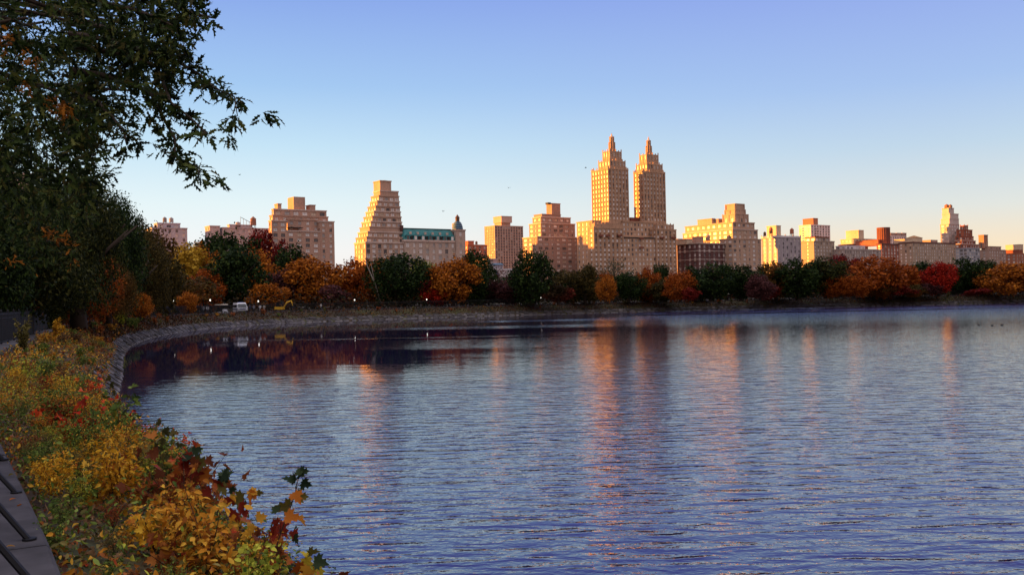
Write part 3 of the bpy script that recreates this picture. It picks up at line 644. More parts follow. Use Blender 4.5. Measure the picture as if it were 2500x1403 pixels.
# white balconied tower
b = Bld('apartment_tower', 'white tower with curved balconies and a brick roof box behind the grey gothic block', 'tower', 1981, 950, 6.0, WHT, G_DARK)
b.tier(1952, 1981, 2028, 549, 0, win=(4.2, 1.9, 1.5), zmin=25); mb = MB(); a, b_, sb, dp, _, z1 = b.last
for i in range(9):
    mb = MB(); mb.box(a+6, a+12.5, -1.2, -.02, z1-3.2-i*b.fh, z1-2.2-i*b.fh); extra(b, mb, 'balcony', WHT)
    mb = MB(); mb.box(a-1.2, a-.02, dp*.65, dp*.95, z1-3.2-i*b.fh, z1-2.4-i*b.fh); extra(b, mb, 'balcony', WHT)
b.tier(1973, 1985.5, 1997, 533, 6, 550, wall=wallmat('orange_brick', (.36, .15, .09)), depth=13, cornice=.2); b.finish()
b = Bld('apartment_building', 'beige corner block with dark side wall and glazed penthouse below the white tower', 'building', 1988, 800, 8.6, wallmat('olive_beige', (.36, .27, .21)), G_PALE)
b.tier(1956, 1988, 2038, 589, 0, win=(3.8, 1.8, 1.7), lwin=(9, 1.5, 1.6), zmin=17, cornice=.9); b.tier(1966, 1990, 2024, 579, 4, 590, win=(4.4, 3, 2.2), cornice=.8, cap=BRK); b.finish()
b = Bld('apartment_building', 'long low grey block with pilasters partly behind the dark red tree', 'building', 2062, 800, 8.6, wallmat('warm_grey', (.40, .32, .29)), G_PALE)
b.tier(2038, 2062, 2152, 609, 0, win=(3.4, 1.3, 2.2), zmin=17, piers=.3, cornice=1.1); b.tier(2040, 2066, 2112, 600, 6, 610, wall=WHT, win=(5, 2.4, 1.6), cornice=.3); b.finish()
b = Bld('apartment_building', 'red brick block with gold lit side and a tall cream stair box', 'building', 2090, 880, 8, BRK, G_MIX)
b.tier(2048, 2090, 2120, 596, 0, win=(5, 2, 1.5)); b.tier(2052, 2089, 2142, 583, 6, 597, wall=CREAM, win=(4.5, 2, 1.6), cornice=.4); b.tier(2084, 2096, 2109, 562, 12, 584, wall=CREAM, depth=14, cornice=.1); b.finish()
b = Bld('apartment_building', 'red brick block crowned by a big round brown tank enclosure', 'building', 2153, 840, 8, wallmat('bright_red_brick', (.34, .12, .08)), G_PALE, TRIM)
b.tier(2141, 2153, 2196, 596, 0, win=(4.2, 2.0, 2.0), zmin=17, cornice=1, cap=DBRK); b.tier(2112, 2144, 2152, 586, 14, 600, depth=24); a = b.frontx(2157, 575, 14); z0_ = b.z(2157, 597, a, 14); z1_ = b.z(2157, 558, a, 14); rr = 15.2*b.D/F
mb = MB(); mb.ring(a, 14, rr, rr*1.0, z0_, z1_, 20)
for k_ in range(20): mb.box(a+rr*math.cos(k_*math.pi/10)-.2, a+rr*math.cos(k_*math.pi/10)+.2, 14+rr*math.sin(k_*math.pi/10)-.2, 14+rr*math.sin(k_*math.pi/10)+.2, z0_, z1_)
mb.ring(a, 14, rr*1.06, rr*1.06, z1_, z1_+.9, 20); extra(b, mb, 'tank_enclosure', wallmat('brown_brick', (.20, .075, .055))); b.finish()
b = Bld('apartment_tower', 'distant white tower with three boxy roof pods', 'tower', 2190, 1050, 6, WHT, G_DARK)
b.tier(2168, 2174, 2213, 576, 0, win=(4, 1.8, 1.8), zmin=30)
for x0_, x1_ in ((2174, 2186), (2189, 2200), (2203, 2213)): b.tier(x0_-1, x0_, x1_, 569, 2, 580, wall=TAUPE, depth=9, cornice=.2)
b.finish()
# long beige
b = Bld('apartment_building', 'long beige block with dark cornice and rows of paired windows behind the bright red tree', 'building', 2228, 880, 7.8, wallmat('beige_brick', (.42, .30, .22)), G_PALE)
b.tier(2195, 2229, 2334, 592, 0, win=(3.9, 1.7, 1.85), zmin=18, cornice=1.2, cap=DBRK)
for x0_, xc_, x1_, yt in ((2201, 2209, 2226, 584), (2228, 2236, 2252, 580), (2267, 2272, 2289, 586)): b.tier(x0_, xc_, x1_, yt, 8, 593, wall=CREAM if yt < 586 else TAUPE, depth=11, cornice=.1)
a, b_, sb, dp, _, z1 = b.last; a = b.frontx(2236, 580, 8); c_ = b.frontx(2252, 580, 8); z_ = b.z(2236, 580, a, 8); mb = MB(); mb.prism([(a-.4, 7.6), (c_+.4, 7.6), (c_+.4, 19.4), (a-.4, 19.4)], z_, z_+2.4, 0, [((a+c_)/2-.2, 13), ((a+c_)/2+.2, 13), ((a+c_)/2+.2, 14), ((a+c_)/2-.2, 14)]); extra(b, mb, 'hip_roof', wallmat('orange_tile', (.4, .2, .09))); b.finish()
# slim white gold tower
b = Bld('apartment_tower', 'slim pale tower with yellow lit side and twin roof tanks at right', 'tower', 2318, 960, 8, wallmat('pale_tower_brick', (.52, .42, .38)), G_PALE)
b.tier(2297, 2318, 2343, 547, 0, win=(4.6, 2.8, 1.9), zmin=30, piers=.2); b.tier(2297, 2318, 2341, 534, 2, 548, win=(5.5, 2.2, 3.6), floors=7); b.tier(2300, 2319, 2340, 522, 4, 535, cornice=.8); b.tier(2300, 2316, 2329, 508, 6, 523, cornice=.4)
b.tank(2311, 498, 512, 11, 9, (.35, .13, .06)); b.tank(2320, 498.5, 512, 9, 9, (.3, .16, .1)); b.finish()
b = Bld('apartment_building', 'stepped dark red brick building with rounded turret top beside the slim tower', 'building', 2350, 930, 8, wallmat('maroon_brick', (.30, .10, .06)), G_MIX)
b.tier(2330, 2346, 2392, 596, 0, win=(4, 2.4, 2.1), cap=TRIM); b.tier(2332, 2347, 2382, 587, 3, 597, win=(4, 2.2, 1.9), cap=TRIM); b.tier(2333, 2350, 2377, 577, 6, 588, win=(4, 2, 1.9)); b.tier(2335, 2352, 2374, 561, 9, 578, win=(4.4, 1.8, 2.0)); b.tier(2344, 2354, 2363, 551, 11, 562, win=(4, 1.8, 3), cornice=.3, piers=.3, fins=1.4); b.finish()
b = Bld('apartment_building', 'small grey glazed block in front of the stepped red building', 'building', 2362, 860, 8.2, wallmat('blue_grey', (.36, .36, .40)), G_MIX)
b.tier(2334, 2362, 2393, 606, 0, win=(3.8, 2.6, 1.9), zmin=17, cornice=.5); b.finish()
b = Bld('apartment_building', 'tan block with a square brick roof tower at far right', 'building', 2415, 900, 7.8, wallmat('rosy_tan', (.38, .25, .20)), G_PALE)
b.tier(2392, 2415, 2457, 610, 0, win=(4.2, 1.7, 1.9), zmin=18, lwin=(12, 2, 2)); b.tier(2396, 2416, 2444, 602, 5, 611, win=(5, 2, 1.2)); b.tier(2389, 2402, 2412, 574, 9, 606, wall=wallmat('tower_orange_brick', (.36, .17, .11)), win=(3.4, 1.4, 6), floors=20); b.finish()
b = Bld('apartment_building', 'orange lit brick block with a cream and red roof box at right edge', 'building', 2481, 950, 8, wallmat('deep_orange_brick', (.38, .15, .09)), G_PALE)
b.tier(2457, 2482, 2535, 619, 0, win=(4.8, 2.2, 1.9), zmin=20); b.tier(2474, 2488, 2498, 609, 7, 620, depth=14, cornice=0, wall=BRK); b.tier(2474, 2488, 2498, 597, 7, 609.5, depth=14, cornice=.2, wall=CREAM); b.finish()
# small houses above the trees
b = Bld('town_house', 'small white and slate gabled town house between two dark green trees', 'house', 1203, 420, 14, WHT, G_PALE, phi=R(12))
b.tier(1196, 1200, 1249, 659, 0, win=(2.6, 1.2, 1.9), cornice=.7, depth=12, zmin=5, cap=WHT); b.tier(1201, 1204, 1228, 648, 1.5, 660, win=(2.4, 1.6, 1.3), depth=8, wall=GREY, cornice=.2)
a, b_, sb, dp, zb_, z1 = b.last; mb = MB(); mb.prism([(a-.5, sb-.6), (b_+.5, sb-.6), (b_+.5, sb+dp), (a-.5, sb+dp)], z1+.3, z1+1.1, 0, [(a+.8, sb+1), (b_-.8, sb+1), (b_-.8, sb+dp-1), (a+.8, sb+dp-1)]); extra(b, mb, 'slate_roof', SLATE)
x = b.frontx(1212, 668, 0); z_ = b.z(1212, 668, x, 0); mb = MB(); n = len(mb.v); mb.v += [(x-1.6, -.7, z_-1), (x+1.6, -.7, z_-1), (x, -.7, z_+1.6), (x-1.6, .5, z_-1), (x+1.6, .5, z_-1), (x, .5, z_+1.6)]
for f in ((0, 1, 2), (5, 4, 3), (0, 2, 5, 3), (1, 4, 5, 2)): mb.f.append(f); mb.m.append(0)
extra(b, mb, 'gable', SLATE); b.finish()
b = Bld('apartment_building', 'small plain pink building behind the white gabled town house', 'building', 1195, 480, 12, wallmat('pale_pink', (.55, .36, .33)), G_MIX)
b.tier(1186, 1190, 1214, 633, 0, cornice=.4, depth=14, win=(5, 1.2, 1.2), zmin=12); b.tier(1200, 1250, 1262, 668, 10, depth=14, wall=DBRK); b.finish()
b = Bld('apartment_building', 'plain brick block just visible between the twin towers and dark brick block', 'building', 1660, 760, 9, TAUPE, G_MIX)
b.tier(1640, 1655, 1700, 584, 0, win=(5, 2, 1.7)); b.finish()
# unseen blocks added along the avenue line at left to shade the park
av = Vector((math.cos(PHI), math.sin(PHI))); base = W(664, 690, 519)
for i in range(18):
    d_ = 62+i*62; x, y = base.x-av.x*(d_+50), base.y-av.y*(d_+50)
    r_ = empty('apartment_building', (x, y, GZ), PHI); tag(r_, 'plain unseen block on the avenue line, added to shade the park', 'building', 'unseen shading blocks on the avenue line')
    mb = MB(); mb.box(0, 56, 0, 34, 0, (30 if i == 0 else 62 if i < 5 else 84) + 4*rnd.random()); mb.build('wall', TAN, r_)
#@@TREES
LM = [(350, 'the olive brown tree'), (430, 'the grey block with two tanks'), (600, 'the low pale building'), (737, 'the terraced tan block'), (850, 'the sky beside the pyramid tower'), (925, 'the stepped pyramid tower'), (1050, 'the green roofed building'), (1125, 'the domed turret'), (1230, 'the lattice slab tower'), (1345, 'the taupe stepped block'), (1490, 'the left spired tower'), (1585, 'the right spired tower'), (1640, 'the twin tower base'), (1720, 'the dark red brick block'), (1800, 'the faceted crown block'), (1905, 'the grey gothic block'), (1990, 'the white balconied tower'), (2095, 'the cream stair box'), (2157, 'the round tank enclosure'), (2230, 'the long beige block'), (2320, 'the slim gold tower'), (2400, 'the square brick tower'), (2480, 'the last block at right')]
def near_lm(px): return min((abs(px-a), b) for a, b in LM)[1]
def lvl(p, h_=.6):
    y = PX(p+Vector((0, 0, h_)))[1]
    for lim, w_ in ((880, 'where the stone edge begins'), (940, 'just before the stone edge'), (1000, 'level with the red seedlings'), (1060, 'below the red seedlings'), (1130, 'level with the deep red sapling'), (1210, 'level with the green topped sapling'), (1290, 'level with the third kerb brace'), (1370, 'a little above the bottom edge')):
        if y < lim: return w_
    return 'at the bottom edge'
def rowname(t_): return 'hugging the kerb' if t_ < 1.1 else 'on the upper bank' if t_ < 2.2 else 'on the lower bank' if t_ < 3.4 else 'by the water'
# ---------------------------------------------------------------- far trees
def crown_pts(N_, nl, seed, flat=1.0, shell=.55, low=.0, fill=1.0):
    g = np.random.default_rng(seed); cs = []; rs = []
    for i in range(nl):
        z = -.82+1.62*(i+.5)/nl; prof = math.sqrt(max(.05, 1-z*z*.95))*(1-.12*max(0, -z)); a = i*2.4+g.uniform(-.5, .5); r_ = g.uniform(.19, .36)
        rad = max(0, prof*g.uniform(.72, 1.16)-r_*.75); cs.append((rad*math.cos(a), rad*math.sin(a), z*.86*flat+g.uniform(-.08, .08))); rs.append(r_*(1.0 if z < .5 else .8))
    for i in range(3): cs.append((g.uniform(-.2, .2), g.uniform(-.2, .2), -.35+.4*i)); rs.append(.46*fill)
    cs = np.array(cs); rs = np.array(rs); wgt = rs**2/np.sum(rs**2)
    idx = g.choice(len(cs), N_, p=wgt); d = unit(g.normal(size=(N_, 3)))
    rr = rs[idx]*(shell+(1.10-shell)*g.random(N_)**.6)*(1+.20*np.sin(7*d[:, 0]+9*d[:, 1]+seed)+.12*np.sin(15*d[:, 2]+11*d[:, 0]))
    P = cs[idx]+d*rr[:, None]
    stray = g.random(N_) < .06; P[stray] *= 1.08
    return P, d
def crown_mesh(name, N_, nl, seed, leaf, kind='quad', **kw):
    P, d = crown_pts(N_, nl, seed, **kw)
    return leaf_mesh(name, [(leaf_arrays(P, leaf, kind, nrm_bias=d*.7+np.array([0, 0, .35])), 0)], [BARK])
FAR = [crown_mesh('crown', 6500, 19+3*(i % 3), 20+i, .078) for i in range(8)]
SPARSE = [crown_mesh('crown', 1300, 15, 60+i, .06, shell=.2, fill=.9) for i in range(2)]
LOW = [crown_mesh('crown', 2600, 9, 70+i, .10, flat=.8) for i in range(3)]
MID = [crown_mesh('crown', 30000, 34, 40+i, .036) for i in range(3)]
def trunk_mesh(seed, forks=6, r_=.045):
    g = random.Random(seed); mb = MB(); mb.tube([(0, 0, 0), (.01, .01, .25), (-.01, .01, .5), (0, 0, .8)], [r_*1.3, r_, r_*.8, r_*.35], 7)
    for i in range(forks):
        a = i*2*math.pi/forks+g.uniform(-.4, .4); z = g.uniform(.22, .5); L_ = g.uniform(.25, .4)
        mb.tube([(0, 0, z), (L_*.5*math.cos(a), L_*.5*math.sin(a), z+.14), (L_*math.cos(a+.2), L_*math.sin(a+.2), z+.32)], [r_*.5, r_*.32, r_*.1], 5)
    return mb.mesh('trunk', BARK, True)
TR = [trunk_mesh(i) for i in range(4)]
PAL = {
 'G': ('dark_green_foliage', [(0, (.005, .012, .004)), (.6, (.016, .034, .008)), (1, (.06, .095, .02))], None),
 'GO': ('green_foliage_turning', [(0, (.009, .014, .004)), (.6, (.028, .038, .009)), (1, (.10, .095, .02))], ((.22, .075, .012), .56)),
 'OL': ('olive_foliage', [(0, (.02, .018, .006)), (.6, (.06, .048, .012)), (1, (.14, .09, .02))], ((.25, .09, .015), .58)),
 'GG': ('grey_green_foliage', [(0, (.035, .035, .02)), (1, (.13, .12, .06))], None),
 'O': ('orange_foliage', [(0, (.08, .022, .005)), (.5, (.34, .10, .011)), (1, (.68, .24, .025))], ((.22, .06, .008), .58)),
 'DO': ('rusty_orange_foliage', [(0, (.10, .018, .004)), (.5, (.30, .065, .008)), (1, (.48, .13, .015))], ((.10, .05, .012), .56)),
 'Y': ('yellow_foliage', [(0, (.16, .08, .01)), (.5, (.42, .24, .02)), (1, (.70, .45, .05))], ((.12, .12, .02), .55)),
 'R': ('red_foliage', [(0, (.12, .006, .004)), (.5, (.34, .014, .008)), (1, (.60, .05, .02))], None),
 'DR': ('dark_red_foliage', [(0, (.06, .005, .005)), (.5, (.17, .012, .010)), (1, (.28, .035, .02))], ((.04, .025, .01), .6)),
 'M': ('maroon_foliage', [(0, (.03, .010, .012)), (.5, (.085, .03, .03)), (1, (.17, .06, .055))], None),
 'YG': ('yellow_green_foliage', [(0, (.06, .07, .01)), (.5, (.15, .17, .02)), (1, (.34, .33, .04))], None),
}
CN = {'G': 'dark green', 'GO': 'green rusty', 'OL': 'olive brown', 'GG': 'thin grey green', 'O': 'bright orange', 'DO': 'rust orange', 'Y': 'golden yellow', 'R': 'bright red', 'DR': 'dark red', 'M': 'dull maroon', 'YG': 'yellow green'}
def fol(k, sc=.12): n, st, pt = PAL[k]; return foliage(n, st, .3, pt, sc)
def setmat(o, mt):
    o.material_slots[0].link = 'OBJECT'; o.material_slots[0].material = mt
ti = 0
def far_tree(cx, top, w, D, col, label, bottom=742, mesh=None, low=.16, name=None, group=None, zg=2.2, squash=1.0):
    global ti; ti += 1
    p = W(cx, 700, D); ztop = W(cx, top, D).z; H_ = ztop-zg; rx = w*D/F/2*1.08
    root = empty(name or 'tree', (p.x, p.y, zg), rnd.uniform(0, 6.28)); tag(root, label, 'tree', group)
    tk = link('trunk', TR[ti % 4], root); tk.scale = (H_*.9, H_*.9, H_*.88)
    me = mesh or FAR[ti % len(FAR)]; cz0 = H_*low; zc = (H_+cz0)/2; hz = (H_-cz0)/2
    c = link('crown', me, root); c.location = (0, 0, zc); c.scale = (rx*rnd.uniform(.92, 1.1), rx*rnd.uniform(.85, 1.1), hz*1.0); c.rotation_euler = (rnd.uniform(-.16, .16), rnd.uniform(-.16, .16), 0); setmat(c, fol(col))
    return root
TREES = [
 # cx, top, width, distance, colour, label (without colour), low
 (372, 548, 130, 150, 'OL', 'tall tree in front of the grey block with two tanks'),
 (515, 562, 120, 285, 'G', 'rounded tree below the low pale building, left part'),
 (585, 560, 150, 275, 'G', 'broad tree below the low pale building with the water tank'),
 (648, 556, 130, 280, 'DR', 'high crown directly in front of the terraced tan block'),
 (705, 592, 100, 262, 'G', 'tree with reddish fringe below the terraced tan block'),
 (455, 592, 140, 235, 'Y', 'tree beside the olive brown tree on the left shore'),
 (500, 596, 100, 240, 'O', 'crown overlapping the golden yellow tree on the left shore'),
 (575, 596, 150, 222, 'G', 'big leaning tree above the parked vehicles'),
 (500, 655, 90, 215, 'DO', 'slender tree left of the big dark tree above the vehicles'),
 (430, 665, 150, 180, 'GO', 'spreading tree over the railing left of the vehicles'),
 (615, 603, 110, 245, 'O', 'tree right of the big dark tree above the vehicles'),
 (655, 690, 90, 218, 'O', 'low tree just above the yellow digger'),
 (700, 655, 90, 232, 'M', 'rounded tree between two orange trees above the digger'),
 (765, 622, 150, 232, 'O', 'large tree below the right end of the terraced tan block'),
 (855, 632, 120, 238, 'DO', 'tree at the foot of the stepped pyramid tower, left side'),
 (815, 692, 90, 222, 'M', 'low bushy tree left of the leaning pale trunk'),
 (920, 628, 100, 246, 'O', 'tree at the foot of the stepped pyramid tower, right side'),
 (968, 612, 150, 226, 'G', 'big dense tree right below the stepped pyramid tower'),
 (1035, 624, 80, 262, 'YG', 'crown in front of the limestone building with green roof'),
 (1062, 660, 80, 236, 'DR', 'narrow tree left of the glowing orange tree'),
 (1105, 624, 135, 226, 'O', 'glowing spreading tree below the green roofed building'),
 (1168, 602, 85, 234, 'G', 'tall narrow tree below the domed turret'),
 (1160, 650, 70, 228, 'G', 'tree left of the white gabled town house'),
 (1235, 682, 110, 232, 'M', 'broad low tree under the white gabled town house'),
 (1298, 606, 112, 226, 'G', 'tall dense tree right of the white gabled town house'),
 (1385, 655, 90, 245, 'OL', 'tree under the taupe block'),
 (1362, 690, 80, 224, 'DR', 'low mound shaped tree right of the tall dense one'),
 (1428, 644, 90, 232, 'OL', 'round tree at the left foot of the twin towers'),
 (1480, 669, 56, 222, 'O', 'small ball shaped tree under the left tower of the pair'),
 (1535, 662, 80, 236, 'G', 'tree right of the small orange ball shaped one'),
 (1582, 652, 70, 240, 'DO', 'tree under the right tower of the pair'),
 (1614, 640, 62, 250, 'G', 'pointed tree against the twin tower building'),
 (1660, 660, 78, 228, 'DO', 'tree at the right foot of the twin tower building'),
 (1685, 700, 60, 224, 'DR', 'low tree at the shore below the dark brick block'),
 (1735, 636, 118, 232, 'G', 'broad tree under the dark red brick block'),
 (1808, 644, 100, 236, 'G', 'tree under the stepped block with the faceted crown'),
 (1855, 668, 80, 230, 'M', 'round tree right of the faceted crown block'),
 (1893, 636, 110, 244, 'GO', 'tree under the grey gothic block'),
 (1950, 630, 110, 238, 'G', 'tree under the white balconied tower'),
 (2015, 624, 125, 240, 'GO', 'wide domed tree left of the dark red one'),
 (2055, 620, 120, 275, 'DR', 'domed crown in front of the long low grey block'),
 (2085, 672, 80, 236, 'DO', 'low tree at the edge of the dark gap on the right shore'),
 (2145, 620, 150, 246, 'DO', 'large tree under the round tank enclosure'),
 (2205, 645, 90, 250, 'DO', 'tree right of the large one under the round tank'),
 (2242, 636, 100, 262, 'G', 'tree behind the left edge of the bright red tree'),
 (2292, 636, 78, 248, 'R', 'round topped tree standing out on the right shore'),
 (2358, 628, 105, 256, 'G', 'tree right of the bright red tree'),
 (2415, 632, 90, 272, 'G', 'crown under the square brick roof tower'),
 (2470, 638, 142, 246, 'O', 'large domed tree near the right edge'),
 (2540, 660, 100, 250, 'DO', 'tree cut by the right edge'),
 (2182, 694, 90, 243, 'DR', 'flat low tree by the path lamps'),
 (2385, 704, 80, 243, 'DR', 'flat low tree between two shore lamps'),
 (2270, 690, 70, 246, 'M', 'low twiggy tree beneath the bright red tree'),
 (340, 712, 62, 115, 'O', 'small glowing tree behind the railing at left'),
 (455, 712, 60, 165, 'O', 'small low tree behind the railing right of the glowing one'),
 (1060, 700, 70, 224, 'R', 'low fiery tree at the shore below the glowing orange tree'),
]
for cx, top, w, D, col, lb in TREES:
    low_ = .03; me = None
    if top >= 685 and col not in ('O',): me = LOW[ti % 3]; low_ = .05
    if 'small' in lb or top > 688: low_ = .05
    far_tree(cx, top, w, D, col, CN[col]+' '+lb, mesh=me, low=low_)
far_tree(1500, 626, 110, 262, 'GG', 'thin grey green tree with see through crown before the left tower', mesh=SPARSE[0], low=.2)
far_tree(1215, 640, 60, 300, 'DR', 'small dark red tree partly hiding the town house roof', mesh=SPARSE[1], low=.2)
x = 690
while x < 2520:
    k_ = rnd.choice(['DO', 'DR', 'M', 'GO', 'OL', 'G', 'O', 'OL']); w_ = rnd.uniform(45, 85)
    far_tree(x, rnd.uniform(652, 700), w_, rnd.uniform(236, 262), k_, CN[k_]+' small tree squeezed between larger shore trees below '+near_lm(x), group='small shore trees ' + CN[k_], low=.0); x += rnd.uniform(45, 110)
# second row: closes the gaps between the first trees
x = 350
while x < 2560:
    k_ = rnd.choice(['G', 'G', 'GO', 'OL', 'DO', 'M', 'G']); w_ = rnd.uniform(90, 140)
    far_tree(x, rnd.uniform(662, 690), w_, rnd.uniform(285, 320), k_, CN[k_]+' tree of the second row glimpsed below '+near_lm(x), group='second row of park trees ' + CN[k_], low=.0); x += w_*.55
# hidden park trees left of the view that keep the low sun off the near bank
for i in range(16):
    x, y = -34-rnd.random()*30-i*1.2, -30+i*8.5; root = empty('tree', (x, y, 2.2), rnd.random()*6); tag(root, 'park tree beyond the left edge of the view', 'tree', 'park trees beyond the left edge')
    t_ = link('trunk', TR[i % 4], root); t_.scale = (14, 14, 15); c = link('crown', MID[i % 3] if i % 4 == 3 else FAR[i % 8], root); c.location = (0, 0, 11); c.scale = (8, 8, 9.5); setmat(c, fol('G'))
# trees of the left bank, nearer
LEFT = [(255, 445, 200, 105, 'G', 'tall dark green tree at the end of the overhanging branches'), (190, 400, 230, 78, 'GO', 'tree with rusty patches behind the railing at left'), (345, 560, 150, 130, 'OL', 'olive brown tree over the far bend of the railing'), (300, 500, 130, 118, 'OL', 'rounded dark tree stepping down right of the tall dark green one'),
        (60, 430, 300, 60, 'GO', 'broad dark tree close behind the railing at left'), (-60, 330, 300, 52, 'G', 'dark green tree cut by the left edge of the picture'), (180, 600, 190, 88, 'DO', 'rusty understorey tree low behind the left railing'), (265, 630, 130, 98, 'OL', 'low drooping olive tree behind the left railing'), (20, 640, 180, 66, 'DO', 'rust brown low tree behind the railing at the left edge'), (110, 650, 150, 74, 'GO', 'low dark tree between two rusty ones behind the left railing')]
for i, (cx, top, w, D, col, lb) in enumerate(LEFT): far_tree(cx, top, w, D, col, lb, mesh=MID[i % 3], low=.05)
# leaning pale trunk
p0 = W(932, 720, 224); root = empty('leaning_tree', (p0.x, p0.y, 2.3)); tag(root, 'bare pale leaning tree trunk left of the big dense dark green tree', 'tree')
mb = MB(); pts = [W(933, 722, 222), W(915, 690, 222), W(897, 650, 222), W(889, 622, 222)]; pts[0].z = 2.3; mb.tube([q-Vector(root.location) for q in pts], [.2, .16, .11, .05], 7); mb.tube([pts[1]-Vector(root.location), W(905, 640, 222)-Vector(root.location)], [.12, .03], 5); mb.build('trunk', PALEBARK, root, smooth=True)
# understorey along the path: one uncountable mass
P = []
for s in np.arange(20, 430, .12):
    for q in range(5):
        t_ = -6.5-abs(rng.normal())*5; p, _ = at(s, t_); P.append((p[0], p[1], 2.1+abs(rng.normal())*(1.1 if s < SC else 1.9)))
P = np.array(P)
# keep it out of the near-left path
us = leaf_mesh('undergrowth', [(leaf_arrays(P, .5, 'quad'), 0)], [foliage('undergrowth_leaves', [(0, (.008, .008, .004)), (.5, (.02, .02, .008)), (.85, (.05, .03, .01)), (1, (.12, .04, .01))], .2, ((.10, .03, .01), .6), .2)])
tag(link('undergrowth', us), 'dark tangled undergrowth behind the lakeside path', 'undergrowth', kind='stuff')
#@@BANK
# ---------------------------------------------------------------- bank vegetation
def shrub_mesh(kind, seed, N_):
    """unit shrub of height ~1"""
    g = np.random.default_rng(seed); P = []; D_ = []; st = MB()
    nst = 9 if kind != 'spike' else 12
    for i in range(nst):
        a = g.uniform(0, 6.28); sp_ = g.uniform(.05, .5 if kind != 'spike' else .22); h_ = g.uniform(.6, 1.0); tip = np.array([sp_*math.cos(a), sp_*math.sin(a), h_])
        st.tube([(0, 0, 0), tuple(tip*.55+np.array([0, 0, .06])), tuple(tip)], [.012, .009, .004], 4)
        n_ = N_//nst
        for q in range(n_):
            f = g.uniform(.2, 1.03)**.8; P.append(tip*f+g.normal(size=3)*np.array([.07, .07, .04])*(1 if kind != 'spike' else .4)); D_.append((math.cos(a)+g.normal()*.5, math.sin(a)+g.normal()*.5, .2 if kind != 'spike' else 1.2))
    return np.array(P), np.array(D_), st
def shrub_meshes(kind, seed, N_, leaf, shape):
    P, D_, st = shrub_mesh(kind, seed, N_); return leaf_mesh('foliage', [(leaf_arrays(P, leaf, shape, nrm_bias=(0, -.2, .8), dirs=D_), 0)], [BARK]), st.mesh('stems', BARK)
SB = [shrub_meshes('bush', 100+i, 420, .10, 'quad') for i in range(4)]; SPK = [shrub_meshes('spike', 110+i, 300, .10, 'quad') for i in range(3)]
BC = {
 'amber': foliage('amber_leaves', [(0, (0.232, 0.072, 0.012)), (.5, (0.609, 0.246, 0.022)), (1, (0.900, 0.551, 0.072))], .3, ((.10, .12, .02), .54), 5.0),
 'gold': foliage('gold_leaves', [(0, (.28, .13, .01)), (.5, (.72, .36, .02)), (1, (.90, .58, .06))], .3, ((.42, .13, .02), .55), 5.0),
 'green': foliage('green_leaves', [(0, (0.029, 0.051, 0.012)), (.5, (0.102, 0.160, 0.026)), (1, (0.261, 0.348, 0.072))], .3, ((.40, .26, .03), .60), 5.0),
 'lime': foliage('lime_leaves', [(0, (0.145, 0.174, 0.017)), (.5, (0.377, 0.406, 0.043)), (1, (0.725, 0.696, 0.087))], .3, ((.07, .12, .02), .54), 5.0),
 'rust': foliage('rust_leaves', [(0, (0.102, 0.029, 0.012)), (.5, (0.290, 0.087, 0.026)), (1, (0.551, 0.203, 0.043))], .3, ((.40, .05, .02), .55), 5.0),
 'red': foliage('red_leaves', [(0, (0.203, 0.017, 0.009)), (.5, (0.609, 0.043, 0.017)), (1, (0.900, 0.160, 0.043))], .3, ((.10, .11, .02), .58), 5.0),
 'brown': foliage('brown_leaves', [(0, (0.058, 0.032, 0.017)), (.5, (0.174, 0.094, 0.043)), (1, (0.348, 0.203, 0.102))], .2),
 'olive': foliage('olive_leaves', [(0, (0.043, 0.043, 0.014)), (.5, (0.131, 0.116, 0.032)), (1, (0.290, 0.232, 0.072))], .25)}
def shrub(s, t_, h_, col, kind, label, group, meshes=None):
    p = bank(s, t_); root = empty('shrub', p, rnd.uniform(0, 6.28)); tag(root, label, 'shrub', group)
    f, st = meshes or (rnd.choice(SPK) if kind == 'spike' else rnd.choice(SB))
    c = link('foliage', f, root); w_ = h_*rnd.uniform(.9, 1.5) if kind != 'spike' else h_*rnd.uniform(.8, 1.1); c.scale = (w_, w_, h_); setmat(c, BC[col])
    q = link('stems', st, root); q.scale = (w_, w_, h_); return root
# low ground cover all along the bank (uncountable)
def cover(name, s0, s1, step, per, leaf, shape, h_, mats, mix, label, t0=.1, t1=4.0, zoff=0):
    P = []; M_ = []
    for s in np.arange(s0, s1, step):
        for q in range(per):
            t_ = t0+(t1-t0)*rng.random(); p = bank(s+rng.random()*step, t_); P.append((p.x, p.y, p.z+zoff+abs(rng.normal())*h_))
    P = np.array(P); nz = np.sin(P[:, 0]*.55+np.sin(P[:, 1]*.31)*2)+np.sin(P[:, 1]*.47+P[:, 0]*.2)+rng.normal(size=len(P))*.8
    q = np.argsort(np.argsort(nz))/len(nz); edges = np.cumsum(mix)/np.sum(mix); idx = np.searchsorted(edges, q); idx = np.minimum(idx, len(mats)-1)
    parts = [(leaf_arrays(P[idx == i], leaf, shape), i) for i in range(len(mats)) if (idx == i).any()]
    o = link(name, leaf_mesh(name, parts, mats)); tag(o, label, 'ground cover', kind='stuff'); return o
mm = [BC[k_] for k_ in ('rust', 'olive', 'brown', 'amber', 'green')]
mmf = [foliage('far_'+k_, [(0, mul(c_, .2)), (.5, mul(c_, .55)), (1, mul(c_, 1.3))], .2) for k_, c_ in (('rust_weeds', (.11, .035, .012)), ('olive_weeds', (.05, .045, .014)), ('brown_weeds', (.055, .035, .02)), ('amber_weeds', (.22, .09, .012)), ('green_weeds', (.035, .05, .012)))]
cover('weeds', SC+60, 440, .22, 13, .22, 'quad', .24, mmf, [4, .8, 3, 1.6, 1], 'brown and rusty weeds covering the far bank above the stones')
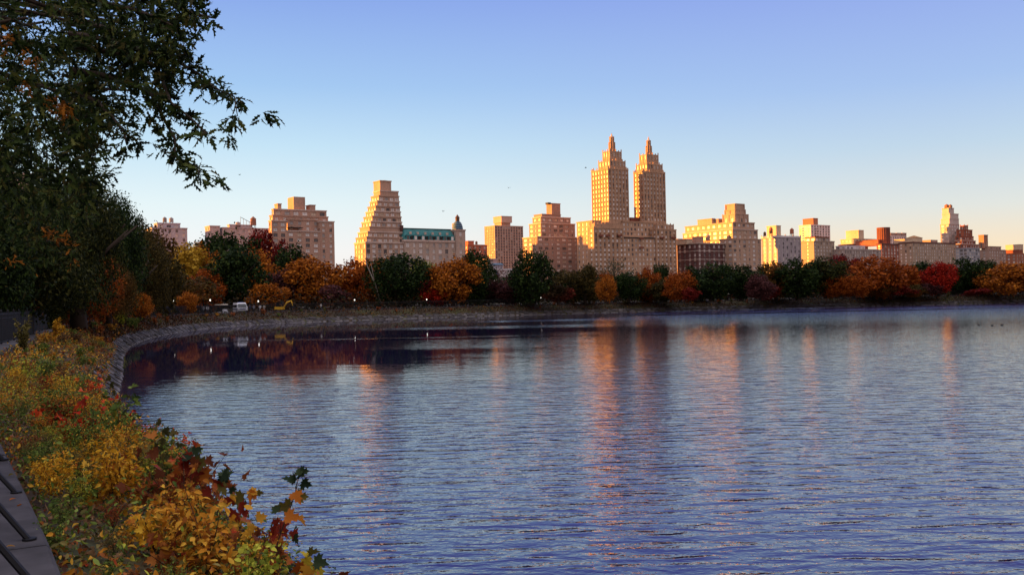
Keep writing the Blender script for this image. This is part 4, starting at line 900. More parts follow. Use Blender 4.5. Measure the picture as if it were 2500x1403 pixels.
cover('weeds', S0+34, SC+62, .12, 20, .13, 'oval', .22, mm, [2, 2, 2, 3, 2], 'tangled amber and green weeds on the bank along the left railing', t1=4.6)
# shrubs along the far bank
for px_, col, h_, kd, dsc in ((440, 'lime', 2.6, 'spike', 'tall yellow green sapling standing above the railing'), (660, 'gold', 2.0, 'spike', 'golden spiky bush beside the yellow digger'), (735, 'lime', 2.0, 'bush', 'yellow green bush right of the digger'), (875, 'amber', 1.8, 'spike', 'amber spiky bush below the low maroon tree'), (940, 'amber', 2.0, 'spike', 'amber spiky bush below the big dense dark tree'),
        (1100, 'lime', 1.9, 'bush', 'pale yellow green bush below the glowing orange tree'), (1075, 'amber', 1.2, 'spike', 'low amber bush left of the pale yellow green bush'), (1275, 'olive', 2.4, 'bush', 'large grey green bush below the tall dense tree'), (1300, 'olive', 2.0, 'bush', 'grey green bush right of the large grey green one'), (1360, 'olive', 1.8, 'bush', 'grey green bush under the red mound shaped tree'), (1435, 'olive', 2.2, 'bush', 'dark olive bush near the small shore lamp'),
        (1690, 'gold', 1.8, 'spike', 'yellow bush below the dark red low tree'), (1705, 'gold', 1.6, 'spike', 'yellow bush next to the one below the dark red tree'), (1660, 'olive', 1.8, 'bush', 'grey green bush at the right foot of the twin towers'), (2195, 'gold', 1.7, 'spike', 'yellow bush left of the path lamps on the right shore'), (2208, 'lime', 1.3, 'bush', 'small yellow green bush below the path lamps'), (2285, 'gold', 1.6, 'spike', 'yellow bush under the bright red tree'), (2372, 'gold', 1.4, 'bush', 'yellow bush between the two right shore lamps'),
        (2410, 'amber', 1.3, 'spike', 'amber bush left of the large orange domed tree'), (2455, 'gold', 1.5, 'bush', 'yellow bush under the large orange domed tree'), (2490, 'amber', 1.4, 'bush', 'amber bush at the right edge of the far bank'), (2060, 'red', 1.0, 'bush', 'low red bush at the dark gap on the right shore'), (2165, 'red', .9, 'bush', 'low red bush right of the dark gap'), (2300, 'red', .8, 'bush', 'low red bush right of the yellow bush under the red tree'), (1945, 'red', 1.1, 'bush', 'low orange red bush under the white tower')):
    s_ = s_at(px_, True, 1.5); shrub(s_, 1.4+rnd.uniform(-.5, .8), h_, col, kd, dsc, None)
s_ = SC+62
while s_ < 440:
    col = rnd.choice(['rust', 'rust', 'amber', 'olive', 'brown', 'rust', 'green', 'olive']); shrub(s_, rnd.uniform(.3, 2.9), rnd.uniform(.5, 1.35), col, rnd.choice(['spike', 'bush', 'bush']), '%s coloured weed clump on the far bank below %s' % (col, near_lm(PX(bank(s_, 1.5))[0])), 'far bank clumps ' + col); s_ += rnd.uniform(3.4, 5.6)
SBm = [shrub_meshes('bush', 130+i, 900, .085, 'oval') for i in range(3)]
SPm = [shrub_meshes('spike', 140+i, 600, .085, 'oval') for i in range(2)]
s_ = S0+36
while s_ < SC+62:
    col = rnd.choice(['amber', 'amber', 'rust', 'green', 'gold', 'olive', 'amber', 'green', 'brown']); kd = rnd.choice(['spike', 'bush', 'bush']); t_ = rnd.uniform(.3, 3.9); shrub(s_, t_, rnd.uniform(.34, .72)*(1.35 if s_ > S0+95 else 1), col, kd, '%s coloured shrub on the left bank, %s from the near end, %s' % (col, ['first stretch', 'second stretch', 'third stretch', 'fourth stretch', 'last stretch'][min(4, int((s_-S0-36)/(SC+26-S0)*5))], 'stone side' if t_ > 2 else 'railing side'), 'left bank shrubs ' + col, rnd.choice(SBm if kd == 'bush' else SPm)); s_ += rnd.uniform(1.3, 2.4)
def near_s(px, py, t_=1.2, h_=.3):
    return min((abs(PX(bank(s, t_)+Vector((0, 0, h_)))[0]-px)+abs(PX(bank(s, t_)+Vector((0, 0, h_)))[1]-py), s) for s in np.arange(S0+1, 140, .5))[1]
for px_, py_, t_, h_, col, kd, dsc in ((138, 800, 1.0, 1.5, 'gold', 'spike', 'tall narrow golden plant sticking up before the railing'), (352, 822, 3.2, 1.5, 'green', 'bush', 'bright green tuft hanging over the stones of the left bank'), (420, 790, 2.0, 1.8, 'lime', 'bush', 'yellow green bush on the bend of the left bank'), (395, 790, 1.2, 2.0, 'amber', 'spike', 'upright amber plume on the bend of the left bank'), (60, 800, .8, 1.7, 'olive', 'spike', 'thin grassy plume close to the railing at left')):
    shrub(near_s(px_, py_, t_), t_, h_, col, kd, dsc, None, rnd.choice(SBm if kd == 'bush' else SPm))
#@@FORE
# ---------------------------------------------------------------- foreground plants
def fshrub_mesh(seed, N_, leaf, shape, nst=10, spread=.6):
    g = np.random.default_rng(seed); P = []; D_ = []; st = MB()
    for i in range(nst):
        a = g.uniform(0, 6.28); sp_ = g.uniform(.1, spread); h_ = g.uniform(.55, 1.0); tip = np.array([sp_*math.cos(a), sp_*math.sin(a), h_]); mid = tip*np.array([.4, .4, .6])
        st.tube([(0, 0, 0), tuple(mid), tuple(tip)], [.007, .005, .002], 4)
        for q in range(N_//nst):
            f = g.uniform(.15, 1.0)**.75; base_ = (2*f*mid if f < .5 else mid+(tip-mid)*(f-.5)*2); off = g.normal(size=3)*np.array([.09, .09, .05])
            P.append(base_+off); D_.append((off[0]*8+math.cos(a)*.3, off[1]*8+math.sin(a)*.3, -.1))
    return leaf_mesh('foliage', [(leaf_arrays(np.array(P), leaf, shape, nrm_bias=(.0, -.35, .75), dirs=np.array(D_), dspread=.4), 0)], [BARK]), st.mesh('stems', BARK)
FS = {'oval': [fshrub_mesh(200+i, 620, .072, 'oval') for i in range(4)], 'small': [fshrub_mesh(210+i, 1000, .042, 'oval', 14) for i in range(3)], 'round': [fshrub_mesh(220+i, 260, .08, 'round') for i in range(3)], 'maple': [fshrub_mesh(230+i, 90, .115, 'maple', 8) for i in range(3)], 'grass': [fshrub_mesh(240, 260, .30, 'blade', 12, .35)]}
def bound(py): return float(np.interp(py, [900, 950, 1050, 1160, 1260, 1403, 1600], [270, 300, 430, 520, 640, 790, 900]))
def fshrub(x, y, z, h_, kind, col, label, group=None):
    q_ = PX((x+.25*h_, y, z+h_*.8))
    if q_[0] > bound(q_[1]) or y < 2.5: return
    root = empty('shrub', (x, y, z), rnd.uniform(0, 6.28)); tag(root, label, 'shrub', group); f, st = rnd.choice(FS[kind])
    c = link('foliage', f, root); c.scale = (h_, h_, h_); setmat(c, BC[col]); q = link('stems', st, root); q.scale = (h_, h_, h_)
    return root
cover('leaf_litter', S0+.5, S0+36, .05, 24, .075, 'oval', .05, [BC['brown'], BC['rust'], BC['olive'], BC['amber']], [3, 2, 1, 2], 'fallen brown leaves covering the near bank', t0=-.05, t1=4.6)
cover('weeds', S0+1, S0+36, .05, 30, .055, 'oval', .20, [BC['green'], BC['olive'], BC['amber'], BC['lime'], BC['rust']], [4, 2, 2, 2, 1], 'dense small leaved weeds on the near bank', t0=.03, t1=4.5)
zones = [('oval', 'gold'), ('oval', 'amber'), ('small', 'green'), ('round', 'lime'), ('small', 'green'), ('oval', 'lime'), ('small', 'green'), ('oval', 'rust'), ('round', 'amber'), ('small', 'olive'), ('oval', 'green'), ('small', 'amber'), ('oval', 'gold'), ('small', 'lime'), ('small', 'gold')]
names = {'oval': 'oval leaved', 'small': 'fine leaved', 'round': 'round leaved', 'maple': 'maple leaved'}
s_ = S0+1.2
while s_ < S0+36:
    for q in range(4 if s_ < S0+20 else 2):
        kd, col = zones[int(rnd.random()*len(zones))]; t_ = rnd.uniform(.25, 4.7)
        if t_ > 3.2 and rnd.random() < .6: kd, col = rnd.choice([('maple', 'rust'), ('oval', 'red'), ('small', 'green'), ('maple', 'red'), ('oval', 'olive'), ('maple', 'olive'), ('small', 'green')])
        p = bank(s_+rnd.uniform(-.5, .5), t_); h_ = rnd.uniform(.55, 1.0)*(1 if t_ > 1.2 else .55)
        if s_ < S0+9 and t_ < 1.4: h_ *= .6
        fshrub(p.x, p.y, p.z, h_, kd, col, '%s %s shrub %s, %s' % (col, names[kd], rowname(t_), lvl(p)), 'near bank shrubs %s %s' % (col, kd))
    s_ += .70 if s_ < S0+20 else 1.1
s_ = S0+1
while s_ < S0+15:
    col = rnd.choice(['green', 'brown', 'olive', 'rust', 'amber', 'brown', 'green']); p = bank(s_, rnd.uniform(.15, 1.6)); fshrub(p.x, p.y, p.z, rnd.uniform(.22, .42), rnd.choice(['small', 'oval']), col, 'low %s plant right against the stone kerb, %s' % (col, lvl(p, .2)), 'low plants along the kerb ' + col); s_ += .42
# maple seedlings among them
for px_, py_, Y_p, h_, col in ((205, 1075, 13, .9, 'amber'), (150, 1010, 16, 1.0, 'red'), (215, 1000, 16, 1.0, 'red'), (330, 1060, 13, 1.0, 'amber'), (360, 1080, 12, 1.0, 'olive'), (420, 1140, 10.5, 1.0, 'rust'), (300, 1000, 15, 1.0, 'green'), (260, 960, 18, 1.1, 'olive'), (450, 1160, 9.8, .95, 'rust'), (240, 1130, 10, .8, 'amber'),
        (380, 1250, 7.4, .5, 'gold'), (470, 1300, 7.4, .8, 'rust'), (540, 1200, 9.4, .9, 'rust'), (600, 1300, 8.2, .8, 'rust'), (560, 1350, 7.4, .6, 'amber'), (690, 1390, 8.0, .8, 'rust'), (640, 1260, 8.6, .8, 'amber'), (520, 1150, 9.8, .8, 'green'), (740, 1385, 8.2, .6, 'lime')):
    p = W(px_, py_, Y_p); fshrub(p.x, p.y, p.z-h_*.75, h_, 'maple', col, '%s maple seedling with large lobed leaves, %s' % (col, lvl(p, 0)), 'near bank maple seedlings ' + col)
# maple saplings that stand out against the water, leaf by leaf
LEAFM = {'dg': foliage('dark_green_leaf', [(0, (.015, .03, .014)), (1, (.045, .07, .03))], .3), 'ol': foliage('olive_leaf', [(0, (.07, .06, .012)), (1, (.15, .12, .02))], .3), 'or': foliage('orange_leaf', [(0, (.30, .07, .012)), (1, (.50, .16, .02))], .35), 'rd': foliage('deep_red_leaf', [(0, (.16, .018, .010)), (1, (.30, .04, .02))], .35), 'am': foliage('ochre_leaf', [(0, (.38, .17, .02)), (1, (.58, .30, .03))], .35), 'ye': foliage('clear_yellow_leaf', [(0, (.55, .42, .04)), (1, (.7, .55, .05))], .35)}
def sapling(label, Yd, stem, leaves, root_drop=.6):
    b0 = W(*stem[0], Yd); root = empty('maple_sapling', (b0.x, b0.y, b0.z-root_drop)); tag(root, label, 'sapling'); o_ = Vector(root.location)
    pts = [Vector((0, 0, 0))]+[W(px_, py_, Yd+.06*i)-o_ for i, (px_, py_) in enumerate(stem)]; mb = MB(); n = len(pts)
    mb.tube(pts, [.009*(1-.75*i/(n-1)) for i in range(n)], 5); tw = {}
    for (px_, py_, sz, dx, dy, mk) in leaves:
        c = W(px_, py_, Yd+rnd.uniform(-.12, .12))-o_; sp2 = min(pts[1:], key=lambda q: (q-c).length); sx = sz*Yd/F
        d = Vector((dx, rnd.uniform(-.3, .3), -dy)).normalized(); st_ = c-d*sx*.5; mb.tube([sp2, (sp2+st_)/2+Vector((0, 0, .01)), st_], [.003, .002, .0016], 4)
        ar = leaf_arrays(np.array([tuple(st_)]), sx, 'maple', nrm_bias=(rnd.uniform(-.4, .4), -1.2, rnd.uniform(.2, .9)), dirs=np.array([tuple(d)]), dspread=.1, jit=.08)
        me = leaf_mesh('leaf', [(ar, 0)], [LEAFM[mk]]); link('leaf', me, root)
    mb.build('stem', BARK, root)
sapling('tallest thin maple sapling reaching over the water with dark green top leaves', 8.0, [(655, 1400), (685, 1300), (712, 1230), (722, 1195), (733, 1150)], [(728, 1150, 20, -.2, -1, 'dg'), (742, 1150, 28, 1, -.1, 'dg'), (712, 1165, 30, -1, -.3, 'dg'), (745, 1172, 34, 1, .1, 'dg'), (702, 1178, 34, -.9, .1, 'dg'), (748, 1182, 30, .9, .5, 'dg'), (740, 1212, 36, 1, 0, 'ol'), (720, 1218, 36, .3, 1, 'or'), (668, 1240, 30, -.6, -.6, 'dg'), (690, 1240, 40, -1, .1, 'ol'), (716, 1265, 46, .8, .1, 'or'), (738, 1268, 34, 1, .3, 'am'), (672, 1282, 40, -.6, .6, 'rd'), (694, 1292, 46, .9, .6, 'rd'), (720, 1300, 26, .8, -.5, 'rd'), (660, 1305, 36, -1, .2, 'rd'), (730, 1310, 28, .8, .6, 'dg')])
sapling('maple sapling holding one large orange leaf high against the water', 8.4, [(560, 1380), (585, 1290), (605, 1240), (616, 1200)], [(620, 1195, 30, .1, -1, 'am'), (628, 1212, 46, .8, .2, 'or'), (612, 1208, 30, -.6, .3, 'or'), (636, 1202, 18, 1, -.1, 'ol'), (605, 1232, 42, .9, .4, 'rd'), (575, 1222, 46, -.8, .1, 'ol'), (556, 1228, 34, -.5, .8, 'rd'), (602, 1250, 26, .7, -.3, 'rd'), (560, 1262, 46, -.4, .5, 'rd'), (628, 1268, 44, .8, 0, 'am'), (640, 1262, 30, .9, -.2, 'am'), (578, 1285, 44, .2, .9, 'am'), (616, 1305, 44, .6, .6, 'am'), (590, 1320, 30, -.4, .8, 'ol'), (632, 1335, 44, .7, .2, 'am'), (600, 1350, 34, .3, .9, 'or')])
sapling('maple sapling with a pair of dark green leaves above red ones', 9.2, [(520, 1330), (535, 1230), (548, 1180), (552, 1160)], [(548, 1148, 40, -.2, -1, 'dg'), (560, 1162, 40, .8, .3, 'dg'), (540, 1170, 34, -.7, .4, 'dg'), (550, 1190, 42, .6, .7, 'ol'), (528, 1195, 46, -.4, .4, 'rd'), (505, 1200, 30, -.9, 0, 'rd'), (570, 1198, 24, .9, .4, 'dg')])
sapling('deep red maple sapling at the water edge', 10.0, [(440, 1240), (455, 1180), (465, 1140), (470, 1110)], [(470, 1095, 34, 0, -1, 'dg'), (484, 1098, 32, .9, -.1, 'dg'), (455, 1108, 32, -.4, -.8, 'dg'), (470, 1115, 42, .5, .3, 'rd'), (492, 1112, 30, .9, .4, 'dg'), (446, 1135, 40, -.6, .3, 'rd'), (462, 1140, 46, .3, .9, 'rd'), (490, 1130, 42, 1, -.1, 'ol'), (478, 1150, 44, .9, .2, 'rd'), (505, 1160, 46, .9, .4, 'or'), (430, 1150, 34, -.7, .5, 'or'), (470, 1180, 50, .9, .2, 'rd'), (440, 1180, 46, -.3, .9, 'rd')])
sapling('yellow green maple sapling low at the right end of the bank', 8.2, [(725, 1440), (740, 1390), (760, 1360)], [(748, 1345, 34, -.3, -.9, 'ye'), (770, 1350, 36, .9, -.2, 'ol'), (785, 1372, 40, 1, .2, 'dg'), (762, 1370, 44, .6, .5, 'ye'), (740, 1375, 40, -.8, .2, 'or'), (776, 1392, 44, .6, .8, 'ye'), (750, 1398, 40, -.3, .9, 'am'), (728, 1392, 44, -.7, .5, 'or')])
# one leaf tip at the lower frame edge
p0 = W(1010, 1420, 7.5); root = empty('maple_sapling', (p0.x, p0.y, p0.z-.5)); tag(root, 'single yellow leaf tip poking up at the bottom edge over the water', 'sapling')
mb = MB(); mb.tube([(0, 0, -.3), (.02, 0, .25), (.01, 0, .5)], .003, 5); mb.build('stem', BARK, root); ar = leaf_arrays(np.array([(0.0, 0, .42)]), .13, 'round', nrm_bias=(0, -1, .3), dirs=np.array([(0.1, 0, 1.)]), dspread=.05); link('leaf', leaf_mesh('leaf', [(ar, 0)], [LEAFM['ye']]), root)
#@@OAK
# ---------------------------------------------------------------- overhanging oak
oakm = foliage('oak_leaves', [(0, (.005, .010, .003)), (.5, (.018, .034, .008)), (.85, (.06, .095, .02)), (1, (.14, .15, .035))], .25)
oako = foliage('oak_leaves_turned', [(0, (.16, .05, .01)), (1, (.50, .18, .02))], .35)
oy = foliage('oak_leaves_olive', [(0, (.03, .032, .01)), (1, (.10, .085, .02))], .3)
base = Vector((-12.5, 11.0, 2.2)); oak = empty('oak_tree', base); tag(oak, 'large dark green oak overhanging the water from the upper left with pointed leaves', 'tree')
tk = MB(); tk.tube([(0, 0, 0), (.1, 0, 2), (0, .1, 5), (.3, 0, 9), (.2, .2, 14)], [.5, .4, .36, .28, .1], 12)
brs = [ # (waypoints in picture, depth from, depth to)
 ([(-200, 120), (120, 80), (320, 110), (428, 150), (492, 167), (527, 200), (556, 214), (606, 250), (636, 298)], 10, 8.0),
 ([(-200, 120), (150, 110), (330, 140), (403, 171), (435, 221), (463, 264), (517, 314), (560, 340)], 10, 8.2),
 ([(-150, 200), (150, 170), (321, 200), (378, 228), (396, 257), (410, 299), (438, 342), (453, 367), (474, 396), (513, 420), (546, 446)], 10, 8.0),
 ([(-150, 220), (120, 210), (249, 249), (306, 285), (328, 314), (342, 342), (366, 368)], 10, 8.6),
 ([(-100, -60), (250, -60), (400, -30), (474, 21), (506, 46), (530, 52)], 10, 8.4),
 ([(-100, 0), (250, 10), (380, 30), (428, 50), (470, 85), (490, 100)], 10, 8.6),
 ([(-100, 60), (200, 60), (330, 80), (400, 110), (450, 130), (470, 150)], 11, 8.8),
 ([(-100, 250), (100, 260), (200, 270), (250, 290), (262, 300)], 11, 9.4),
 ([(-100, 280), (60, 300), (180, 320), (235, 350), (248, 358)], 12, 10),
 ([(-100, -20), (200, -30), (350, -40), (440, -15), (500, 5)], 11, 9)]
LP, LD = [], []
def leaf_twig(p, d, n_, L_):
    for i in range(n_):
        f = (i+.5)/n_; q = p+d*(L_*f); sd = d.cross(Vector((rnd.gauss(0, 1), rnd.gauss(0, 1), rnd.gauss(0, 1)))).normalized(); LP.append(tuple(q+sd*.01)); LD.append(tuple(d*.8+sd*.85+Vector((0, 0, -.35))))
for wp, d0, d1 in brs:
    wp = [(x-(34 if i >= len(wp)-4 else 10)-(22 if i == len(wp)-1 else 0), y-(14 if i >= len(wp)-2 else 0)) for i, (x, y) in enumerate(wp)]
    n = len(wp); P3 = [W(x, y, d0+(d1-d0)*i/(n-1)) for i, (x, y) in enumerate(wp)]
    fine = catmull([tuple(p) for p in P3], .12, False); fine = [Vector(p) for p in fine]+[P3[-1]]
    m_ = len(fine); vis = [p for p in fine if PX(p)[0] > 170][::3] or fine[-6:]; tk.tube([p-base for p in vis]+[fine[-1]-base], [.030*(1-i/len(vis))**1.2+.004 for i in range(len(vis)+1)], 5)
    for i, p in enumerate(fine):
        px_, _y = PX(p)
        if px_ < 150: continue
        d = (fine[min(i+1, m_-1)]-fine[max(i-1, 0)]).normalized()
        for q in range(3):
            tw = (d*.7+Vector((rnd.gauss(0, .6), rnd.gauss(0, .6), rnd.gauss(-.1, .6)))).normalized(); L_ = rnd.uniform(.08, .30 if i < m_-6 else .14); leaf_twig(p, tw, int(3+L_*24), L_)
    leaf_twig(fine[-1], (fine[-1]-fine[-3]).normalized(), 6, .07)
# canopy volume
edge = [(-60, 505), (0, 480), (50, 455), (100, 440), (150, 425), (200, 405), (240, 350), (280, 270), (310, 235), (350, 225), (400, 225), (450, 235), (500, 215), (560, 190), (620, 175), (700, 150), (720, 60)]
def xmax(y):
    for (a, xa), (b_, xb) in zip(edge, edge[1:]):
        if y <= b_: return xa+(xb-xa)*(y-a)/(b_-a)
    return 0
for i in range(2250):
    y = rnd.uniform(-60, 700); x = rnd.uniform(-140, xmax(y))
    if y > 430 and rnd.random() < (y-430)/300: continue
    if xmax(y)-x < 130 and y < 260 and rnd.random() < .35: continue
    dpt = rnd.uniform(8.2, 19) if y < 480 else rnd.uniform(12, 24)
    p = W(x, y, dpt); tw = Vector((rnd.gauss(.4, .8), rnd.gauss(0, .6), rnd.gauss(-.4, .5))).normalized()
    leaf_twig(p, tw, 9, .3)
    if rnd.random() < .5: leaf_twig(p, (tw+Vector((rnd.gauss(0, .8), rnd.gauss(0, .8), rnd.gauss(0, .6)))).normalized(), 7, .26)
LP = np.array(LP); LD = np.array(LD)
print('oak leaves', len(LP))
qx = np.array([PX(p) for p in LP])
turned = np.zeros(len(LP), bool)
for cx_, cy_, r_ in ((14, 92, 22), (70, 138, 24), (5, 128, 14), (150, 270, 22), (130, 250, 14), (60, 215, 16), (120, 560, 20), (160, 590, 24), (190, 650, 26), (30, 640, 18), (270, 690, 16), (100, 670, 16)):
    turned |= (np.hypot(qx[:, 0]-cx_, qx[:, 1]-cy_) < r_) & (rng.random(len(LP)) < .75)
oliv = (~turned) & (rng.random(len(LP)) < .12)
keep = ~turned & ~oliv; sz = .108
parts = [(leaf_arrays(LP[m2]-np.array(base), sz, 'oak', nrm_bias=(0, -.1, .35), dirs=LD[m2], dspread=.25), i) for i, m2 in enumerate((keep, turned, oliv))]
link('crown', leaf_mesh('crown', parts, [oakm, oako, oy]), oak)
for i in range(14):
    a = rnd.uniform(-.8, .8); z_ = rnd.uniform(3, 11); e = W(rnd.uniform(-50, 330), rnd.uniform(-40, 420), rnd.uniform(9, 15))-base; tk.tube([(0, 0, z_*.8), (e.x*.5, e.y*.5, z_*.3+e.z*.7), tuple(e)], [.14, .07, .015], 6)
tk.build('trunk', BARK, oak, smooth=True)
#@@THINGS
# ---------------------------------------------------------------- lamps, people, vehicles, birds
lampglow = bpy.data.materials.new('lamp_glow'); lampglow.use_nodes = True; e_ = lampglow.node_tree.nodes['Principled BSDF']; e_.inputs['Emission Color'].default_value = (1, .93, .8, 1); e_.inputs['Emission Strength'].default_value = .6
lm = MB(); lm.ring(0, 0, .12, .07, 0, .35, 8); lm.ring(0, 0, .045, .035, .35, 2.1, 8); lm.ring(0, 0, .09, .05, 2.1, 2.2, 8); pole_me = lm.mesh('lamp_post', IRON)
lm = MB(); lm.ring(0, 0, .07, .11, 2.2, 2.36, 10); lm.ring(0, 0, .11, .08, 2.36, 2.5, 10); lan_me = lm.mesh('lantern', lampglow)
lm = MB(); lm.ring(0, 0, .12, .03, 2.501, 2.62, 8); cap_me = lm.mesh('lantern_cap', IRON)
for px_, py_, t_, lb in ((102, 722, -6.2, 'path lamp under the oak near the left edge'), (417, 732, -6, 'lit lamp above the yellow green sapling'), (511, 731, -6, 'lit lamp left of the golf cart'), (621, 734, -6.2, 'lit lamp above the crowd by the vehicles'), (863, 731, -6, 'lit lamp below the low maroon tree'), (1036, 730, -6, 'lit lamp at the low fiery red tree'), (1322, 725, -6, 'lit lamp under the tall dense tree'), (1435, 724, -6, 'lit lamp under the round olive tree'), (1775, 719, -6, 'lit lamp under the faceted crown block'), (1943, 716, -6, 'lit lamp under the white balconied tower'), (2028, 714, -6, 'bright lit lamp left of the dark gap'), (2165, 719, -6, 'lit lamp right of the dark gap'), (2224, 716, -6, 'lit lamp between two yellow bushes'), (2236, 711, -6, 'lit lamp left of the bright red tree'), (2317, 717, -6, 'lit lamp right of the bright red tree trunk'), (2358, 708, -6, 'lit lamp above the flat dark red tree'), (2452, 714, -6, 'lit lamp under the large orange domed tree')):
    far_ = px_ > 300
    s_ = min((abs(PX((*at(s, t_)[0], 4))[0]-px_), s) for s in np.arange(SC+30 if far_ else S0+20, 500 if far_ else SC, 1.0) if at(s, t_)[0][1] > 5)[1]
    p, _ = at(s_, -5.6); zt = W(px_, py_, p[1]).z; root = empty('street_lamp', (p[0], p[1], 2.05)); tag(root, lb, 'lamp', None); k_ = max(.75, (zt-2.05)/2.45)
    for nm, me in (('lamp_post', pole_me), ('lantern', lan_me), ('lantern_cap', cap_me)): o = link(nm, me, root); o.scale = (1.15, 1.15, k_)
# person: one skinned body, clothes lifted off it
def person_meshes():
    J = {'pel': (0, 0, .95, .13), 'wst': (0, .0, 1.1, .12), 'chs': (0, .01, 1.32, .15), 'nck': (0, .0, 1.5, .055), 'hd': (0, -.02, 1.62, .09), 'hd2': (0, -.02, 1.72, .085),
         'hl': (.09, 0, .9, .09), 'kl': (.10, -.16, .52, .058), 'al': (.10, .06, .12, .04), 'tl': (.10, -.06, .05, .04), 'hr': (-.09, 0, .9, .09), 'kr': (-.10, .05, .50, .058), 'ar': (-.10, .30, .20, .04), 'tr': (-.10, .30, .08, .04),
         'sl': (.19, 0, 1.42, .06), 'el': (.25, .12, 1.17, .042), 'wl': (.22, -.08, 1.06, .03), 'fl': (.20, -.15, 1.08, .03), 'sr': (-.19, 0, 1.42, .06), 'er': (-.25, .04, 1.15, .042), 'wr': (-.2, -.17, 1.2, .03), 'fr': (-.18, -.23, 1.25, .03)}
    E = [('pel', 'wst'), ('wst', 'chs'), ('chs', 'nck'), ('nck', 'hd'), ('hd', 'hd2'), ('pel', 'hl'), ('hl', 'kl'), ('kl', 'al'), ('al', 'tl'), ('pel', 'hr'), ('hr', 'kr'), ('kr', 'ar'), ('ar', 'tr'), ('chs', 'sl'), ('sl', 'el'), ('el', 'wl'), ('wl', 'fl'), ('chs', 'sr'), ('sr', 'er'), ('er', 'wr'), ('wr', 'fr')]
    ks = list(J); me = bpy.data.meshes.new('body'); me.from_pydata([J[k][:3] for k in ks], [(ks.index(a), ks.index(b)) for a, b in E], [])
    o = bpy.data.objects.new('body_tmp', me); C.objects.link(o); md = o.modifiers.new('s', 'SKIN'); sub = o.modifiers.new('u', 'SUBSURF'); sub.levels = 1
    for i, k in enumerate(ks): me.skin_vertices[0].data[i].radius = (J[k][3], J[k][3]*(.75 if k in ('pel', 'wst', 'chs') else 1)); me.skin_vertices[0].data[i].use_root = (k == 'pel')
    dg = bpy.context.evaluated_depsgraph_get(); ev = o.evaluated_get(dg); body = bpy.data.meshes.new_from_object(ev); bpy.data.objects.remove(o)
    body.name = 'body'; body.materials.clear(); body.materials.append(solid('skin', (.42, .24, .17), .6, .1, 5))
    def cloth(name, z0, z1, armx, infl):
        mb = MB(); mp_ = {}
        for pl in body.polygons:
            c = pl.center
            if z0 < c.z < z1 and (abs(c.x) < armx): 
                ids = []
                for v in pl.vertices:
                    if v not in mp_: mp_[v] = len(mb.v); vv = body.vertices[v]; mb.v.append(tuple(vv.co+vv.normal*infl))
                    ids.append(mp_[v])
                mb.f.append(tuple(ids)); mb.m.append(0)
        return mb
    sh = cloth('shirt', .98, 1.46, .27, .018); tr = cloth('trousers', .25, 1.0, .16, .014); hr = cloth('hair', 1.64, 1.9, .2, .015)
    return body, sh, tr, hr
try: pb, psh, ptr, phr = person_meshes()
except Exception as ex: print('person failed', ex); pb = None
CL = {}
def person(px_, py_, s_far, label, shirt, legs, t_=-2.6, ry=None):
    if pb is None: return
    s_ = min((abs(PX((*at(s, t_)[0], 3))[0]-px_), s) for s in np.arange(SC+20 if s_far else S0+20, 500 if s_far else SC, .5) if at(s, t_)[0][1] > 5)[1]
    p, nn = at(s_, t_); ang = math.atan2(nn[1], nn[0]) if ry is None else ry; root = empty('person', (p[0], p[1], 2.05), ang); tag(root, label, 'person')
    for nm, src, col in (('body', None, None), ('shirt', psh, shirt), ('trousers', ptr, legs), ('hair', phr, (.03, .02, .015))):
        if src is None: me = pb
        else:
            key = (nm, col)
            if key not in CL: CL[key] = src.mesh(nm, solid(nm+'_cloth', col, .8, .1, 3), True)
            me = CL[key]
        link(nm, me, root)
person(100, 770, False, 'jogger in a pale top just above the railing near the left edge', (.6, .55, .55), (.03, .03, .04))
person(352, 760, True, 'jogger in a white top against the dark railing at the far bend', (.75, .75, .78), (.5, .5, .52), -3)
person(190, 750, False, 'small runner in grey beyond the railing left of the bend', (.35, .35, .38), (.03, .03, .04))
for px_, lb, c1_, c2_ in ((238, 'runner in dark top with bare arms beyond the left railing', (.1, .1, .12), (.02, .02, .02)), (258, 'runner in light top beside the dark topped runner', (.5, .45, .42), (.05, .05, .06)), (300, 'walker in red beyond the railing left of the glowing small tree', (.4, .05, .04), (.03, .03, .04))): person(px_, 750, False, lb, c1_, c2_, -3.5)
for px_, lb, c1_, c2_ in ((491, 'bystander in black left of the golf cart', (.04, .04, .05), (.02, .02, .03)), (497, 'bystander in pale jacket left of the golf cart', (.5, .5, .55), (.03, .03, .04)), (506, 'bystander in white behind the railing left of the golf cart', (.7, .7, .75), (.05, .05, .08)), (603, 'person in white right of the van', (.65, .65, .68), (.1, .1, .12)), (612, 'person in navy right of the van', (.04, .05, .1), (.02, .02, .03)), (622, 'person in grey under the lamp by the van', (.3, .3, .35), (.03, .03, .04)), (634, 'person in white top between van and digger', (.75, .75, .78), (.2, .2, .22)), (643, 'person in cream coat left of the digger', (.5, .45, .4), (.3, .3, .3)),
        (2098, 'walker in cream on the far path in the dark gap', (.6, .5, .42), (.3, .25, .2)), (2103, 'walker in white on the far path in the dark gap', (.75, .72, .68), (.4, .4, .4)), (2108, 'walker in grey on the far path right of the white one', (.3, .3, .34), (.1, .1, .1)), (2475, 'walker in pink on the far path near the right edge', (.6, .3, .3), (.1, .1, .12)), (783, 'stroller in white on the path left of the pale leaning trunk', (.6, .58, .55), (.05, .05, .06))): person(px_, 745, True, lb, c1_, c2_)
